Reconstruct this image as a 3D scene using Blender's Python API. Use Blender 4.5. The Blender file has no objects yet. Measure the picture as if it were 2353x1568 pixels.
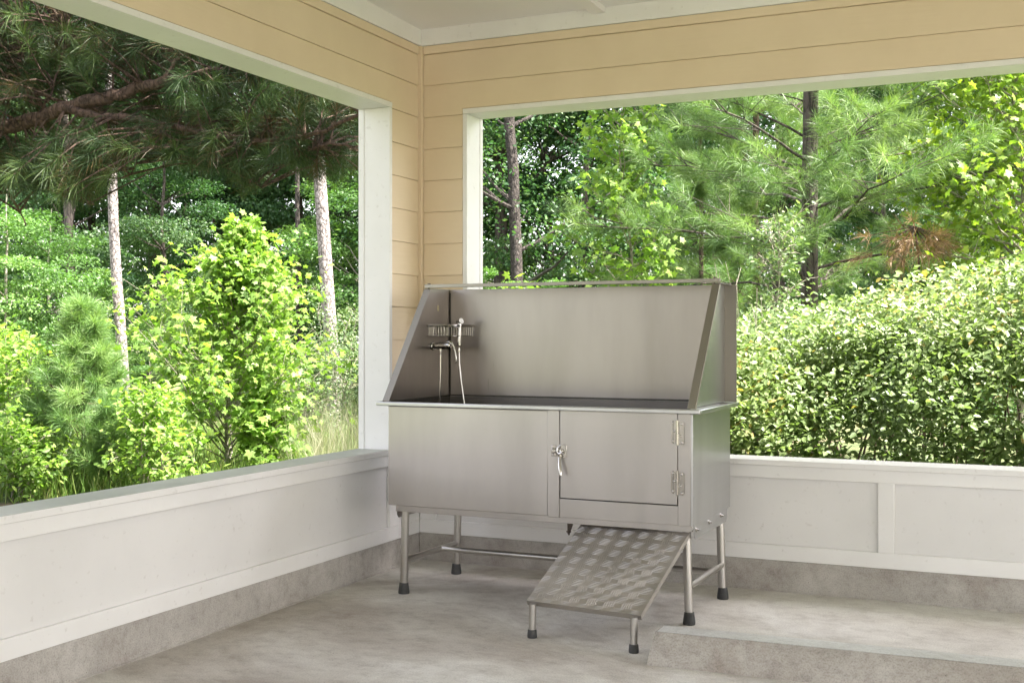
import bpy, bmesh, math, random
import numpy as np
from mathutils import Vector, Matrix
R = math.radians
sc = bpy.context.scene
col = sc.collection
random.seed(7)
rng = np.random.default_rng(11)

# ------------------------------------------------------------------ camera
YAW = R(24.49)
CAM = Vector((3.165, -5.706, 1.236))
cd = bpy.data.cameras.new('camera'); cam = bpy.data.objects.new('camera', cd); col.objects.link(cam)
cam.location = CAM; cam.rotation_euler = (R(90), 0, YAW)
cd.sensor_width = 36; cd.lens = 36 * 2679 / 2352; cd.shift_y = -9 / 2352
cd.clip_start = 0.05; cd.clip_end = 500
sc.camera = cam

# ------------------------------------------------------------------ light
SUN_EL, SUN_H = R(58), Vector((1.0, 0.16, 0)).normalized()
w = bpy.data.worlds.new('World'); sc.world = w; w.use_nodes = True
nt = w.node_tree; bg = nt.nodes['Background']
sky = nt.nodes.new('ShaderNodeTexSky'); sky.sky_type = 'NISHITA'; sky.sun_disc = False
sky.sun_elevation = SUN_EL; sky.sun_rotation = math.atan2(SUN_H.x, SUN_H.y)
sky.air_density = 1.0; sky.dust_density = 2.5; sky.ozone_density = 1.0
hs = nt.nodes.new('ShaderNodeHueSaturation'); hs.inputs['Saturation'].default_value = 0.40     # thin bright haze over the whole sky
wm = nt.nodes.new('ShaderNodeMixRGB'); wm.blend_type = 'MULTIPLY'; wm.inputs[0].default_value = 1; wm.inputs[2].default_value = (1.0, 0.94, 0.94, 1)
nt.links.new(sky.outputs[0], hs.inputs['Color']); nt.links.new(hs.outputs[0], wm.inputs[1]); nt.links.new(wm.outputs[0], bg.inputs[0]); bg.inputs[1].default_value = 0.125
sl = bpy.data.lights.new('sun', 'SUN'); sun = bpy.data.objects.new('sun', sl); col.objects.link(sun)
sl.energy = 3.6; sl.angle = R(0.6); sl.color = (1.0, 0.95, 0.86)
sdir = Vector((SUN_H.x * math.cos(SUN_EL), SUN_H.y * math.cos(SUN_EL), math.sin(SUN_EL)))
sun.rotation_euler = sdir.to_track_quat('Z', 'Y').to_euler(); sun.location = (8, -8, 12)
vs = sc.view_settings
vs.view_transform = 'Standard'; vs.look = 'None'; vs.gamma = 1.0; vs.exposure = 2.90
sc.cycles.max_bounces = 8; sc.cycles.diffuse_bounces = 5; sc.cycles.glossy_bounces = 4
sc.cycles.transmission_bounces = 4; sc.cycles.use_denoising = True

# surveyed positions: picture column / row (in a 2352 wide frame) at a distance -> a point of the world
FW = np.array([-math.sin(YAW), math.cos(YAW), 0]); RT = np.array([math.cos(YAW), math.sin(YAW), 0])
def at(u, v, d):
    return np.array(CAM) + d * (FW + RT * (u - 1176) / 2679 + np.array([0, 0, -(v - 775) / 2679]))
GZ = -0.12      # level of the ground outside
def on_ground(u, d):
    p = at(u, 775, d); p[2] = GZ; return p

# ------------------------------------------------------------------ materials
def new_mat(name):
    m = bpy.data.materials.new(name); m.use_nodes = True
    return m, m.node_tree.nodes, m.node_tree.links, m.node_tree.nodes['Principled BSDF']
def N(nodes, t, **kw):
    n = nodes.new(t)
    for k, v in kw.items():
        if k in n.inputs: n.inputs[k].default_value = v
        else: setattr(n, k, v)
    return n
def ramp(nodes, stops):
    r = nodes.new('ShaderNodeValToRGB'); e = r.color_ramp.elements
    while len(e) < len(stops): e.new(0.5)
    for i, (p, c) in enumerate(stops):
        e[i].position = p; e[i].color = (*c, 1) if len(c) == 3 else c
    return r
def coords(nodes, links, scale=(1, 1, 1)):
    t = nodes.new('ShaderNodeTexCoord'); mp = nodes.new('ShaderNodeMapping')
    mp.inputs['Scale'].default_value = scale
    links.new(t.outputs['Object'], mp.inputs[0]); return mp.outputs[0]

def paint(name, c1, c2, rough=0.55, grain=None, bump=0.15, scale=3.0, dirt=0.0):
    m, n, l, b = new_mat(name)
    co = coords(n, l)
    a = N(n, 'ShaderNodeTexNoise', Scale=scale, Detail=5.0, Roughness=0.55); l.new(co, a.inputs[0])
    r = ramp(n, [(0.35, c1), (0.68, c2)]); l.new(a.outputs[0], r.inputs[0])
    out = r.outputs[0]
    if dirt:
        sp = N(n, 'ShaderNodeTexNoise', Scale=38.0, Detail=3.0); l.new(co, sp.inputs[0])
        sr = ramp(n, [(0.64, (0, 0, 0)), (0.76, (1, 1, 1))]); l.new(sp.outputs[0], sr.inputs[0])
        big = N(n, 'ShaderNodeTexNoise', Scale=1.7, Detail=2.0); l.new(co, big.inputs[0])
        mu = N(n, 'ShaderNodeMath', operation='MULTIPLY'); l.new(sr.outputs[0], mu.inputs[0]); l.new(big.outputs[0], mu.inputs[1])
        mx = N(n, 'ShaderNodeMixRGB', blend_type='MIX'); mx.inputs[2].default_value = (0.28, 0.24, 0.19, 1)
        mu2 = N(n, 'ShaderNodeMath', operation='MULTIPLY'); mu2.inputs[1].default_value = dirt
        l.new(mu.outputs[0], mu2.inputs[0]); l.new(mu2.outputs[0], mx.inputs[0]); l.new(out, mx.inputs[1]); out = mx.outputs[0]
    l.new(out, b.inputs['Base Color']); b.inputs['Roughness'].default_value = rough
    co2 = coords(n, l, grain or (1, 1, 1))
    g = N(n, 'ShaderNodeTexNoise', Scale=40.0, Detail=4.0); l.new(co2, g.inputs[0])
    bp = N(n, 'ShaderNodeBump', Strength=bump, Distance=0.002); l.new(g.outputs[0], bp.inputs['Height'])
    l.new(bp.outputs[0], b.inputs['Normal'])
    return m
TAN_X = paint('tan_siding_paint_right', (0.72, 0.59, 0.42), (0.76, 0.63, 0.455), 0.6, (0.12, 1, 1.6), 0.5)
TAN_Y = paint('tan_siding_paint_left', (0.72, 0.59, 0.42), (0.76, 0.63, 0.455), 0.6, (1, 0.12, 1.6), 0.5)
WHITE = paint('white_trim_paint', (0.78, 0.768, 0.75), (0.83, 0.82, 0.805), 0.45, (1, 1, 1), 0.12, dirt=0.35)
PANEL = paint('white_panel_paint', (0.70, 0.688, 0.672), (0.77, 0.757, 0.742), 0.5, (1, 1, 1), 0.1, 1.6, dirt=0.35)
CEIL = paint('ceiling_paint', (0.76, 0.75, 0.735), (0.80, 0.79, 0.775), 0.4, (1, 1, 1), 0.06, 1.2)
CAPM = paint('shaded_weathered_sill_paint', (0.40, 0.41, 0.35), (0.54, 0.535, 0.48), 0.5, (1, 1, 1), 0.2, 2.2, dirt=0.5)  # left sill top: its shade is put into the colour, along with weathering

def concrete(name, stops, rough=0.85, stain=(0.19, 0.15, 0.11), stain_amt=0.6, bump=0.4, s=1.0):
    m, n, l, b = new_mat(name)
    co = coords(n, l)
    a = N(n, 'ShaderNodeTexNoise', Scale=1.3 * s, Detail=9.0, Roughness=0.62, Distortion=0.4); l.new(co, a.inputs[0])
    r = ramp(n, stops); l.new(a.outputs[0], r.inputs[0])
    st = N(n, 'ShaderNodeTexNoise', Scale=0.75 * s, Detail=7.0, Roughness=0.66, Distortion=0.8)
    mp = N(n, 'ShaderNodeMapping'); mp.inputs['Location'].default_value = (3.7, 1.3, 0.2); l.new(co, mp.inputs[0]); l.new(mp.outputs[0], st.inputs[0])
    sr = ramp(n, [(0.50, (0, 0, 0)), (0.72, (1, 1, 1))]); l.new(st.outputs[0], sr.inputs[0])
    mx = N(n, 'ShaderNodeMixRGB', blend_type='MIX'); mx.inputs[2].default_value = (*stain, 1)
    mu = N(n, 'ShaderNodeMath', operation='MULTIPLY'); mu.inputs[1].default_value = stain_amt
    l.new(sr.outputs[0], mu.inputs[0]); l.new(mu.outputs[0], mx.inputs[0]); l.new(r.outputs[0], mx.inputs[1])
    mid = N(n, 'ShaderNodeTexNoise', Scale=9.0 * s, Detail=10.0, Roughness=0.78, Distortion=0.2); l.new(coords(n, l, (0.85, 1.2, 1.0)), mid.inputs[0])
    mr = ramp(n, [(0.30, (0.74, 0.72, 0.70)), (0.50, (1.03, 1.03, 1.03)), (0.70, (1.14, 1.15, 1.15))]); l.new(mid.outputs[0], mr.inputs[0])
    m3 = N(n, 'ShaderNodeMixRGB', blend_type='MULTIPLY'); m3.inputs[0].default_value = 1.0; l.new(mx.outputs[0], m3.inputs[1]); l.new(mr.outputs[0], m3.inputs[2]); mx = m3
    pit = N(n, 'ShaderNodeTexVoronoi', Scale=26.0); l.new(co, pit.inputs['Vector'])
    pr_ = ramp(n, [(0.035, (0.35, 0.32, 0.29)), (0.07, (1, 1, 1))]); l.new(pit.outputs['Distance'], pr_.inputs[0])
    m4 = N(n, 'ShaderNodeMixRGB', blend_type='MULTIPLY'); m4.inputs[0].default_value = 0.8; l.new(mx.outputs[0], m4.inputs[1]); l.new(pr_.outputs[0], m4.inputs[2]); mx = m4
    fi = N(n, 'ShaderNodeTexNoise', Scale=160.0, Detail=3.0, Roughness=0.7); l.new(co, fi.inputs[0])
    fr = ramp(n, [(0.30, (0.62, 0.62, 0.62)), (0.5, (1, 1, 1)), (0.72, (1.12, 1.12, 1.12))]); l.new(fi.outputs[0], fr.inputs[0])
    m2 = N(n, 'ShaderNodeMixRGB', blend_type='MULTIPLY'); m2.inputs[0].default_value = 0.8
    l.new(mx.outputs[0], m2.inputs[1]); l.new(fr.outputs[0], m2.inputs[2])
    l.new(m2.outputs[0], b.inputs['Base Color']); b.inputs['Roughness'].default_value = rough
    md = N(n, 'ShaderNodeTexNoise', Scale=22.0, Detail=8.0, Roughness=0.7); l.new(co, md.inputs[0])
    bp = N(n, 'ShaderNodeBump', Strength=bump, Distance=0.006); l.new(md.outputs[0], bp.inputs['Height'])
    l.new(bp.outputs[0], b.inputs['Normal'])
    return m
FLOORM = concrete('slab_concrete', [(0.32, (0.44, 0.41, 0.37)), (0.50, (0.56, 0.535, 0.49)), (0.68, (0.66, 0.645, 0.61))], 0.8, (0.22, 0.165, 0.13), 0.75, 0.25)
CURBM = concrete('curb_concrete', [(0.30, (0.35, 0.325, 0.295)), (0.55, (0.45, 0.425, 0.39)), (0.75, (0.53, 0.505, 0.475))], 0.9, (0.22, 0.16, 0.13), 0.55, 0.9, 2.0)
BLOCKM = concrete('block_concrete', [(0.30, (0.30, 0.275, 0.245)), (0.52, (0.385, 0.355, 0.32)), (0.75, (0.46, 0.435, 0.40))], 0.85, (0.24, 0.19, 0.155), 0.65, 0.25, 3.0)

def steel(name, base=(0.43, 0.405, 0.385), rough=0.34, axis=0, streak=0.10, smudge_refl=0.12, aniso=0.5):
    m, n, l, b = new_mat(name)
    s = [55, 55, 55]; s[axis] = 0.8
    co = coords(n, l, tuple(s)); c1 = coords(n, l)
    a = N(n, 'ShaderNodeTexNoise', Scale=6.0, Detail=4.0); l.new(co, a.inputs[0])
    sm = N(n, 'ShaderNodeTexNoise', Scale=2.6, Detail=5.0, Roughness=0.5, Distortion=0.1); l.new(coords(n, l, (1.5, 1.5, 0.30)), sm.inputs[0])  # tall soft streaks: blurred reflections put into the colour, together with smudges
    lo, hi = [tuple(v * f for v in base) for f in (1 - smudge_refl, 1 + smudge_refl * .5)]
    r = ramp(n, [(0.35, lo), (0.65, hi)]); l.new(sm.outputs[0], r.inputs[0])
    sp = N(n, 'ShaderNodeTexNoise', Scale=75.0, Detail=1.0); l.new(c1, sp.inputs[0])
    sr = ramp(n, [(0.85, (0, 0, 0)), (0.88, (1, 1, 1))]); l.new(sp.outputs[0], sr.inputs[0])
    mx = N(n, 'ShaderNodeMixRGB'); mx.inputs[2].default_value = (0.20, 0.17, 0.14, 1)
    l.new(sr.outputs[0], mx.inputs[0]); l.new(r.outputs[0], mx.inputs[1]); l.new(mx.outputs[0], b.inputs['Base Color'])
    b.inputs['Metallic'].default_value = 1.0
    ad = N(n, 'ShaderNodeMath', operation='MULTIPLY_ADD'); l.new(a.outputs[0], ad.inputs[0]); ad.inputs[1].default_value = streak; ad.inputs[2].default_value = rough - streak / 2
    a2 = N(n, 'ShaderNodeMath', operation='MULTIPLY_ADD'); l.new(sm.outputs[0], a2.inputs[0]); a2.inputs[1].default_value = smudge_refl; l.new(ad.outputs[0], a2.inputs[2])
    l.new(a2.outputs[0], b.inputs['Roughness'])
    bp = N(n, 'ShaderNodeBump', Strength=0.06, Distance=0.001); l.new(a.outputs[0], bp.inputs['Height']); l.new(bp.outputs[0], b.inputs['Normal'])
    return m
ST_FRONT = steel('brushed_steel_panel', rough=0.29, axis=2)
ST_BACK = steel('brushed_steel_splash', base=(0.34, 0.31, 0.29), rough=0.24, axis=2, smudge_refl=0.15)
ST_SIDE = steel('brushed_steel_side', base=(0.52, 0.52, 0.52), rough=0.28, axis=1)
ST_TUBE = steel('steel_tube', base=(0.55, 0.53, 0.50), rough=0.26, axis=2)
ST_EDGE = steel('steel_flange', base=(0.34, 0.315, 0.275), rough=0.42, axis=1)
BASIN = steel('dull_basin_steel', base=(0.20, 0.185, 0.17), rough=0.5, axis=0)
CHROME = steel('chrome', base=(0.50, 0.48, 0.455), rough=0.14, axis=2, streak=0.02, smudge_refl=0.05)
ALU = steel('aluminium_tread_plate', base=(0.52, 0.49, 0.455), rough=0.38, axis=0, smudge_refl=0.18)
def plain(name, c, rough, metal=0):
    m, n, l, b = new_mat(name)
    a = N(n, 'ShaderNodeTexNoise', Scale=30.0, Detail=4.0); l.new(coords(n, l), a.inputs[0])
    r = ramp(n, [(0.3, tuple(v * .75 for v in c)), (0.7, tuple(min(1, v * 1.2) for v in c))]); l.new(a.outputs[0], r.inputs[0])
    l.new(r.outputs[0], b.inputs['Base Color']); b.inputs['Roughness'].default_value = rough; b.inputs['Metallic'].default_value = metal
    return m
RUBBER = plain('black_rubber', (0.045, 0.045, 0.045), 0.6)
SEAL = plain('dark_joint_sealant', (0.07, 0.065, 0.055), 0.7)
DARKST = plain('dark_rusty_steel', (0.12, 0.095, 0.075), 0.5, 0.6)
STICKER = plain('gold_sticker', (0.42, 0.36, 0.22), 0.5)

def leaf_mat(name, stops, trans=0.45, rough=0.45, spec=0.4, tmul=(1.12, 1.25, 0.58)):
    m, n, l, b = new_mat(name)
    at_ = n.new('ShaderNodeAttribute'); at_.attribute_name = 'rnd'
    r = ramp(n, stops); l.new(at_.outputs['Fac'], r.inputs[0])
    l.new(r.outputs[0], b.inputs['Base Color']); b.inputs['Roughness'].default_value = rough
    b.inputs['Specular IOR Level'].default_value = spec
    t = n.new('ShaderNodeBsdfTranslucent')
    mm = N(n, 'ShaderNodeMixRGB', blend_type='MULTIPLY'); mm.inputs[0].default_value = 1; mm.inputs[2].default_value = (*tmul, 1)
    l.new(r.outputs[0], mm.inputs[1]); l.new(mm.outputs[0], t.inputs[0])
    mx = N(n, 'ShaderNodeMixShader'); mx.inputs[0].default_value = trans
    l.new(b.outputs[0], mx.inputs[1]); l.new(t.outputs[0], mx.inputs[2])
    l.new(mx.outputs[0], n['Material Output'].inputs[0])
    return m
GUM = leaf_mat('sweetgum_leaf', [(0, (0.12, 0.22, 0.045)), (0.5, (0.20, 0.325, 0.065)), (0.9, (0.30, 0.42, 0.10)), (1, (0.32, 0.42, 0.11))], 0.5, 0.5, 0.4)
GUM2 = leaf_mat('yellow_green_leaf', [(0, (0.12, 0.20, 0.03)), (0.6, (0.21, 0.32, 0.045)), (1, (0.30, 0.38, 0.06))], 0.5)
HEDGE = leaf_mat('glossy_evergreen_leaf', [(0, (0.10, 0.16, 0.05)), (0.4, (0.17, 0.245, 0.085)), (0.85, (0.25, 0.33, 0.135)), (0.985, (0.36, 0.42, 0.19)), (1, (0.36, 0.30, 0.09))], 0.40, 0.45, 0.5, (1.1, 1.2, 0.62))
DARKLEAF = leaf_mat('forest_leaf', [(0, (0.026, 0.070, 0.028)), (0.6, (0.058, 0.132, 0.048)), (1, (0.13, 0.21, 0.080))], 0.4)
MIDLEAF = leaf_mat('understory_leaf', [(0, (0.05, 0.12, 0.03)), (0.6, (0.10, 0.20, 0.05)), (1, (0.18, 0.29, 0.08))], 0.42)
GREYLEAF = leaf_mat('grey_green_leaf', [(0, (0.09, 0.15, 0.07)), (0.6, (0.15, 0.22, 0.10)), (1, (0.24, 0.30, 0.15))], 0.35)
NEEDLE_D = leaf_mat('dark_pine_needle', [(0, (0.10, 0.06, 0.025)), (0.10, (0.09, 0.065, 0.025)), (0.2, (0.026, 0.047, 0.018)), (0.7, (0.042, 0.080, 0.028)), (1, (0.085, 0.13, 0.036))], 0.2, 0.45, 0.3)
NEEDLE_L = leaf_mat('light_pine_needle', [(0, (0.12, 0.22, 0.075)), (0.6, (0.20, 0.33, 0.115)), (1, (0.30, 0.42, 0.15))], 0.3, 0.4, 0.4)
NEEDLE_B = leaf_mat('blue_green_pine_needle', [(0, (0.09, 0.165, 0.055)), (0.6, (0.155, 0.255, 0.085)), (1, (0.25, 0.35, 0.11))], 0.3, 0.4, 0.4)
NEEDLE_DEAD = leaf_mat('dead_pine_needle', [(0, (0.20, 0.12, 0.065)), (1, (0.38, 0.24, 0.14))], 0.25)
STRAW = leaf_mat('dry_grass', [(0, (0.16, 0.24, 0.09)), (0.5, (0.31, 0.31, 0.20)), (1, (0.46, 0.42, 0.33))], 0.3)
GRASS = leaf_mat('green_grass', [(0, (0.07, 0.14, 0.03)), (0.7, (0.15, 0.24, 0.05)), (1, (0.32, 0.32, 0.13))], 0.4)
def bark(name, c1, c2, scale=(9, 9, 2.2), bump=1.0):
    m, n, l, b = new_mat(name)
    co = coords(n, l, scale)
    v = N(n, 'ShaderNodeTexVoronoi', Scale=1.7, feature='DISTANCE_TO_EDGE'); 
    nz = N(n, 'ShaderNodeTexNoise', Scale=3.0, Detail=7.0, Roughness=0.7); l.new(co, nz.inputs[0])
    mxv = N(n, 'ShaderNodeMixRGB', blend_type='ADD'); mxv.inputs[0].default_value = 0.6; l.new(co, mxv.inputs[1]); l.new(nz.outputs['Color'], mxv.inputs[2])
    l.new(mxv.outputs[0], v.inputs['Vector'])
    mu = N(n, 'ShaderNodeMath', operation='MULTIPLY_ADD'); l.new(v.outputs[0], mu.inputs[0]); mu.inputs[1].default_value = 1.6; 
    l.new(nz.outputs[0], mu.inputs[2])
    r = ramp(n, [(0.48, c1), (0.72, c2)]); l.new(mu.outputs[0], r.inputs[0])
    l.new(r.outputs[0], b.inputs['Base Color']); b.inputs['Roughness'].default_value = 0.9
    bp = N(n, 'ShaderNodeBump', Strength=bump, Distance=0.02); l.new(mu.outputs[0], bp.inputs['Height']); l.new(bp.outputs[0], b.inputs['Normal'])
    return m
BARK_P = bark('pale_pine_bark', (0.07, 0.055, 0.05), (0.46, 0.40, 0.38), (12, 12, 7), 1.5)
BARK_D = bark('dark_bark', (0.03, 0.024, 0.02), (0.11, 0.088, 0.075))
BARK_R = bark('red_brown_pine_bark', (0.05, 0.032, 0.024), (0.14, 0.09, 0.065), (14, 14, 5))
BARK_G = bark('grey_twig_bark', (0.15, 0.13, 0.10), (0.34, 0.31, 0.25), (20, 20, 8), 0.4)

# ------------------------------------------------------------------ mesh building
class MB:
    def __init__(s): s.v = []; s.f = []
    def add(s, vs_, fs):
        o = len(s.v); s.v += [tuple(map(float, p)) for p in vs_]; s.f += [[i + o for i in f] for f in fs]; return s
    def hexa(s, p): return s.add(p, [(0, 3, 2, 1), (4, 5, 6, 7), (0, 1, 5, 4), (1, 2, 6, 5), (2, 3, 7, 6), (3, 0, 4, 7)])
    def box(s, x0, x1, y0, y1, z0, z1):
        return s.hexa([(x0, y0, z0), (x1, y0, z0), (x1, y1, z0), (x0, y1, z0), (x0, y0, z1), (x1, y0, z1), (x1, y1, z1), (x0, y1, z1)])
    def prism(s, pts, vec):        # planar polygon (3-D points) extruded by vec
        n = len(pts); q = [Vector(p) for p in pts]; v = Vector(vec)
        return s.add([*q, *[p + v for p in q]], [tuple(range(n))[::-1], tuple(range(n, 2 * n)), *[(i, (i + 1) % n, (i + 1) % n + n, i + n) for i in range(n)]])
    def tube(s, path, rad, n=10, cap=True):
        P = [Vector(p) for p in path]; m = len(P)
        if not hasattr(rad, '__len__'): rad = [rad] * m
        o = len(s.v); up = None
        for i, p in enumerate(P):
            d = (P[min(i + 1, m - 1)] - P[max(i - 1, 0)]).normalized()
            if up is None:
                up = Vector((0, 0, 1)) if abs(d.z) < .9 else Vector((1, 0, 0))
            a = d.cross(up).normalized(); b_ = a.cross(d).normalized(); up = b_
            for k in range(n):
                t = 2 * math.pi * k / n
                s.v.append(tuple(p + (a * math.cos(t) + b_ * math.sin(t)) * rad[i]))
        for i in range(m - 1):
            for k in range(n):
                k2 = (k + 1) % n
                s.f.append([o + i * n + k, o + i * n + k2, o + (i + 1) * n + k2, o + (i + 1) * n + k])
        if cap:
            s.f.append([o + k for k in range(n)]); s.f.append([o + (m - 1) * n + k for k in range(n)][::-1])
        return s
    def dome(s, c, nrm, r, h, n=10):
        c = Vector(c); d = Vector(nrm).normalized()
        return s.tube([c, c + d * h * .5, c + d * h * .85, c + d * h], [r, r * .85, r * .5, r * .08], n)
    def build(s, name, mat, parent=None, origin=(0, 0, 0), bevel=0, smooth=True, fix=True):
        me = bpy.data.meshes.new(name); ox, oy, oz = origin
        me.from_pydata([(x - ox, y - oy, z - oz) for x, y, z in s.v], [], s.f)
        if fix:
            b = bmesh.new(); b.from_mesh(me); bmesh.ops.recalc_face_normals(b, faces=b.faces[:]); b.to_mesh(me); b.free()
        if smooth:
            me.polygons.foreach_set('use_smooth', [True] * len(me.polygons)); me.set_sharp_from_angle(angle=R(38))
        me.materials.append(mat); o = bpy.data.objects.new(name, me); col.objects.link(o)
        if parent: o.parent = parent
        else: o.location = origin
        if bevel:
            mo = o.modifiers.new('bevel', 'BEVEL'); mo.width = bevel; mo.segments = 2; mo.limit_method = 'ANGLE'; mo.angle_limit = R(40)
        return o
def tag(o, label=None, cat=None, group=None, kind=None):
    if label: o['label'] = label
    if cat: o['category'] = cat
    if group: o['group'] = group
    if kind: o['kind'] = kind
    return o
def thing(name, label, cat, loc=(0, 0, 0), group=None):
    o = bpy.data.objects.new(name, None); col.objects.link(o); o.location = tuple(loc); o.empty_display_size = .1
    return tag(o, label, cat, group)

# ------------------------------------------------------------------ ground and slab
gm, gn, gl, gb = new_mat('forest_ground')
gco = coords(gn, gl)
ga = N(gn, 'ShaderNodeTexNoise', Scale=0.8, Detail=9.0, Roughness=0.7); gl.new(gco, ga.inputs[0])
gr = ramp(gn, [(0.35, (0.055, 0.075, 0.025)), (0.5, (0.10, 0.13, 0.04)), (0.62, (0.15, 0.11, 0.07))]); gl.new(ga.outputs[0], gr.inputs[0])
gl.new(gr.outputs[0], gb.inputs['Base Color']); gb.inputs['Roughness'].default_value = 1
g2 = N(gn, 'ShaderNodeTexNoise', Scale=14.0, Detail=6.0); gl.new(gco, g2.inputs[0])
gp = N(gn, 'ShaderNodeBump', Strength=1.0, Distance=0.08); gl.new(g2.outputs[0], gp.inputs['Height']); gl.new(gp.outputs[0], gb.inputs['Normal'])
tag(MB().box(-200, 200, -200, 200, GZ - 1, GZ).build('ground', gm), kind='structure')
tag(MB().box(-0.30, 10.6, -15.0, 0.30, GZ - .4, 0.0).build('floor', FLOORM), kind='structure')

# ------------------------------------------------------------------ the shelter
XE, YE = 10.5, -11.0           # how far the right / left wall run
T = 0.17                      # wall thickness
ZS, ZT = 0.640, 2.458         # sill top, opening head
sh = thing('shelter', 'open tan sided shelter with white panelled half walls around the steel tub', 'shelter', (0, 0, 0))
# concrete curbs under both walls
c = MB(); c.box(-T, -0.006, YE, -0.006 + T, -0.02, 0.155); c.build('curb', CURBM, sh, bevel=.006)
c = MB(); c.box(-0.006, XE, 0.006, T, -0.02, 0.155); c.build('curb', CURBM, sh, bevel=.006)
# caulk line / dirt seam at the foot of the curbs
def seam(p0, p1, n, seed, mat, name):
    rr = random.Random(seed); m = MB(); P0 = Vector(p0); P1 = Vector(p1)
    pts = [P0.lerp(P1, i / n) + Vector((0, 0, 0)) for i in range(n + 1)]
    m.tube(pts, [0.004 + 0.005 * rr.random() ** 2 for _ in pts], 6); return m.build(name, mat, sh)
seam((-0.004, 0, 0.001), (-0.004, -6, 0.001), 260, 1, CURBM, 'seam')
seam((0, 0.004, 0.001), (5, 0.004, 0.001), 220, 2, CURBM, 'seam')

# half walls: along(wall, s0, s1, z0, z1, d0, d1) box in wall coordinates; d = proud of the wall plane into the room
def wb(m, wall, s0, s1, z0, z1, d0, d1):
    if wall == 'L': m.box(d0, d1, -s1, -s0, z0, z1)
    else: m.box(s0, s1, -d1, -d0, z0, z1)
for wall, end in (('L', -YE), ('R', XE)):
    core = MB(); wb(core, wall, -0.0 if wall == 'R' else -T, end, 0.157, 0.612, -T + .004, -0.018)
    hw = core.build('half_wall', PANEL, sh)
    m = MB(); wb(m, wall, 0.0, end, 0.552, 0.612, -0.018, 0.0); m.build('top_rail', WHITE, hw, bevel=.002)
    m = MB(); wb(m, wall, 0.0, end, 0.152, 0.226, -0.018, 0.0); m.build('base_rail', WHITE, hw, bevel=.002)
    if wall == 'L': bat = [(0.0, 0.325), (4.6, 4.67)]
    else: bat = [(0.0, 0.10), (2.457, 2.53), (4.9, 4.97)]
    for s0, s1 in bat:
        m = MB(); wb(m, wall, s0, s1, 0.226, 0.552, -0.018, -0.001); m.build('batten', WHITE, hw, bevel=.002)
    # sill cap, slopes a touch outwards
    m = MB(); wb(m, wall, 0.0 if wall == 'R' else 0.0, end, 0.612, ZS, -T - .012, 0.010); m.build('sill_cap', WHITE, hw, bevel=.003)
    if wall == 'L': MB().box(-T - .010, .0065, -end, 0, ZS - .001, ZS + .0012).build('shaded_sill_top', CAPM, hw)

# upper walls: core + lap siding
SID = {'L': TAN_Y, 'R': TAN_X}
courses = [2.805, 2.633, 2.457, 2.281, 2.105, 1.930, 1.754, 1.578, 1.402, 1.226, 1.050, 0.874, 0.698, 0.60]
def lap(m, wall, s0, s1, z0, z1, zb, zt):
    # one lap board: proud at its lower edge, tucked in at its upper edge
    def d(z): return 0.003 + 0.0075 * (zt - z) / (zt - zb)
    dd = -0.012
    a = [(dd, z0), (d(z0), z0), (d(z1), z1), (dd, z1)]
    if wall == 'L': m.prism([(x, -s0, z) for x, z in a], (0, -(s1 - s0), 0))
    else: m.prism([(s0, -x, z) for x, z in a], (s1 - s0, 0, 0))
for wall, end, js in (('L', -YE, 0.328), ('R', XE, 0.272)):
    core = MB()
    if wall == 'L':
        core.box(-T, -0.012, -js, 0.0, ZS, ZT + .02); core.box(-T, -0.012, YE, 0.0, ZT + .02, 3.0)
    else:
        core.box(-T, js, 0.012, T, ZS, ZT + .02); core.box(-T, XE, 0.012, T, ZT + .02, 3.0)
    wl = core.build('wall', SID[wall], sh)
    m = MB()
    for i in range(len(courses) - 1):
        zt, zb = courses[i], courses[i + 1]; zb2 = zb
        if i == 0 or i == 1:
            lz = max(zb, 2.488)
            lap(m, wall, js, end, lz, zt - .0015, zb, zt)
        lap(m, wall, 0.030, js, max(zb, ZS), zt - .0015, zb, zt)
    m.build('siding', SID[wall], wl)
    m = MB(); wb(m, wall, 0.030, end, 2.806, 2.851, -0.012, 0.013); m.build('frieze_board', SID[wall], wl, bevel=.002)
    m = MB(); wb(m, wall, 0.0 if wall == 'L' else 0.021, end, 2.8525, 3.02, -0.012, 0.020); m.build('fascia_board', WHITE, wl, bevel=.002)
m = MB(); m.box(-0.012, 0.028, -0.028, 0.012, ZS, 2.851); m.build('corner_trim', TAN_X, sh, bevel=.003)
# opening trims
for wall, end, js in (('L', 7.6, 0.322), ('R', 6.2, 0.275)):
    fr = MB(); wb(fr, wall, js, end, ZT, ZT + .0275, -T - .01, 0.014); hd = fr.build('opening_trim', WHITE, sh, bevel=.0025)
    m = MB(); wb(m, wall, js - .0, js + .0265, ZS, ZT - .001, -T - .01, 0.013); m.build('jamb', WHITE, hd, bevel=.0025)
    m = MB(); wb(m, wall, js + .0265, js + .030, ZS, ZT - .001, -T - .009, -T + .025); m.build('outer_stop', WHITE, hd, bevel=.001)
    m = MB(); wb(m, wall, end, end + .027, ZS, ZT + .0275, -T - .01, 0.013); m.build('jamb', WHITE, hd, bevel=.0025)
# the posts that carry the far ends of both walls (outside the picture)
m = MB(); m.box(-T, -.012, YE, -7.63, ZS, 2.477); m.build('post', WHITE, sh)
m = MB(); m.box(6.23, XE, .012, T, ZS, 2.477); m.build('post', WHITE, sh)
for px_, py_ in ((.05, -9.2), (3.6, -9.2), (7.2, -9.2), (10.2, -5.0), (10.2, -.6)):
    MB().box(px_, px_ + .22, py_ - .22, py_, 0, 3.05).build('post', WHITE, sh, bevel=.004)  # further unseen posts, added for bands in the steel's reflections
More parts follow.
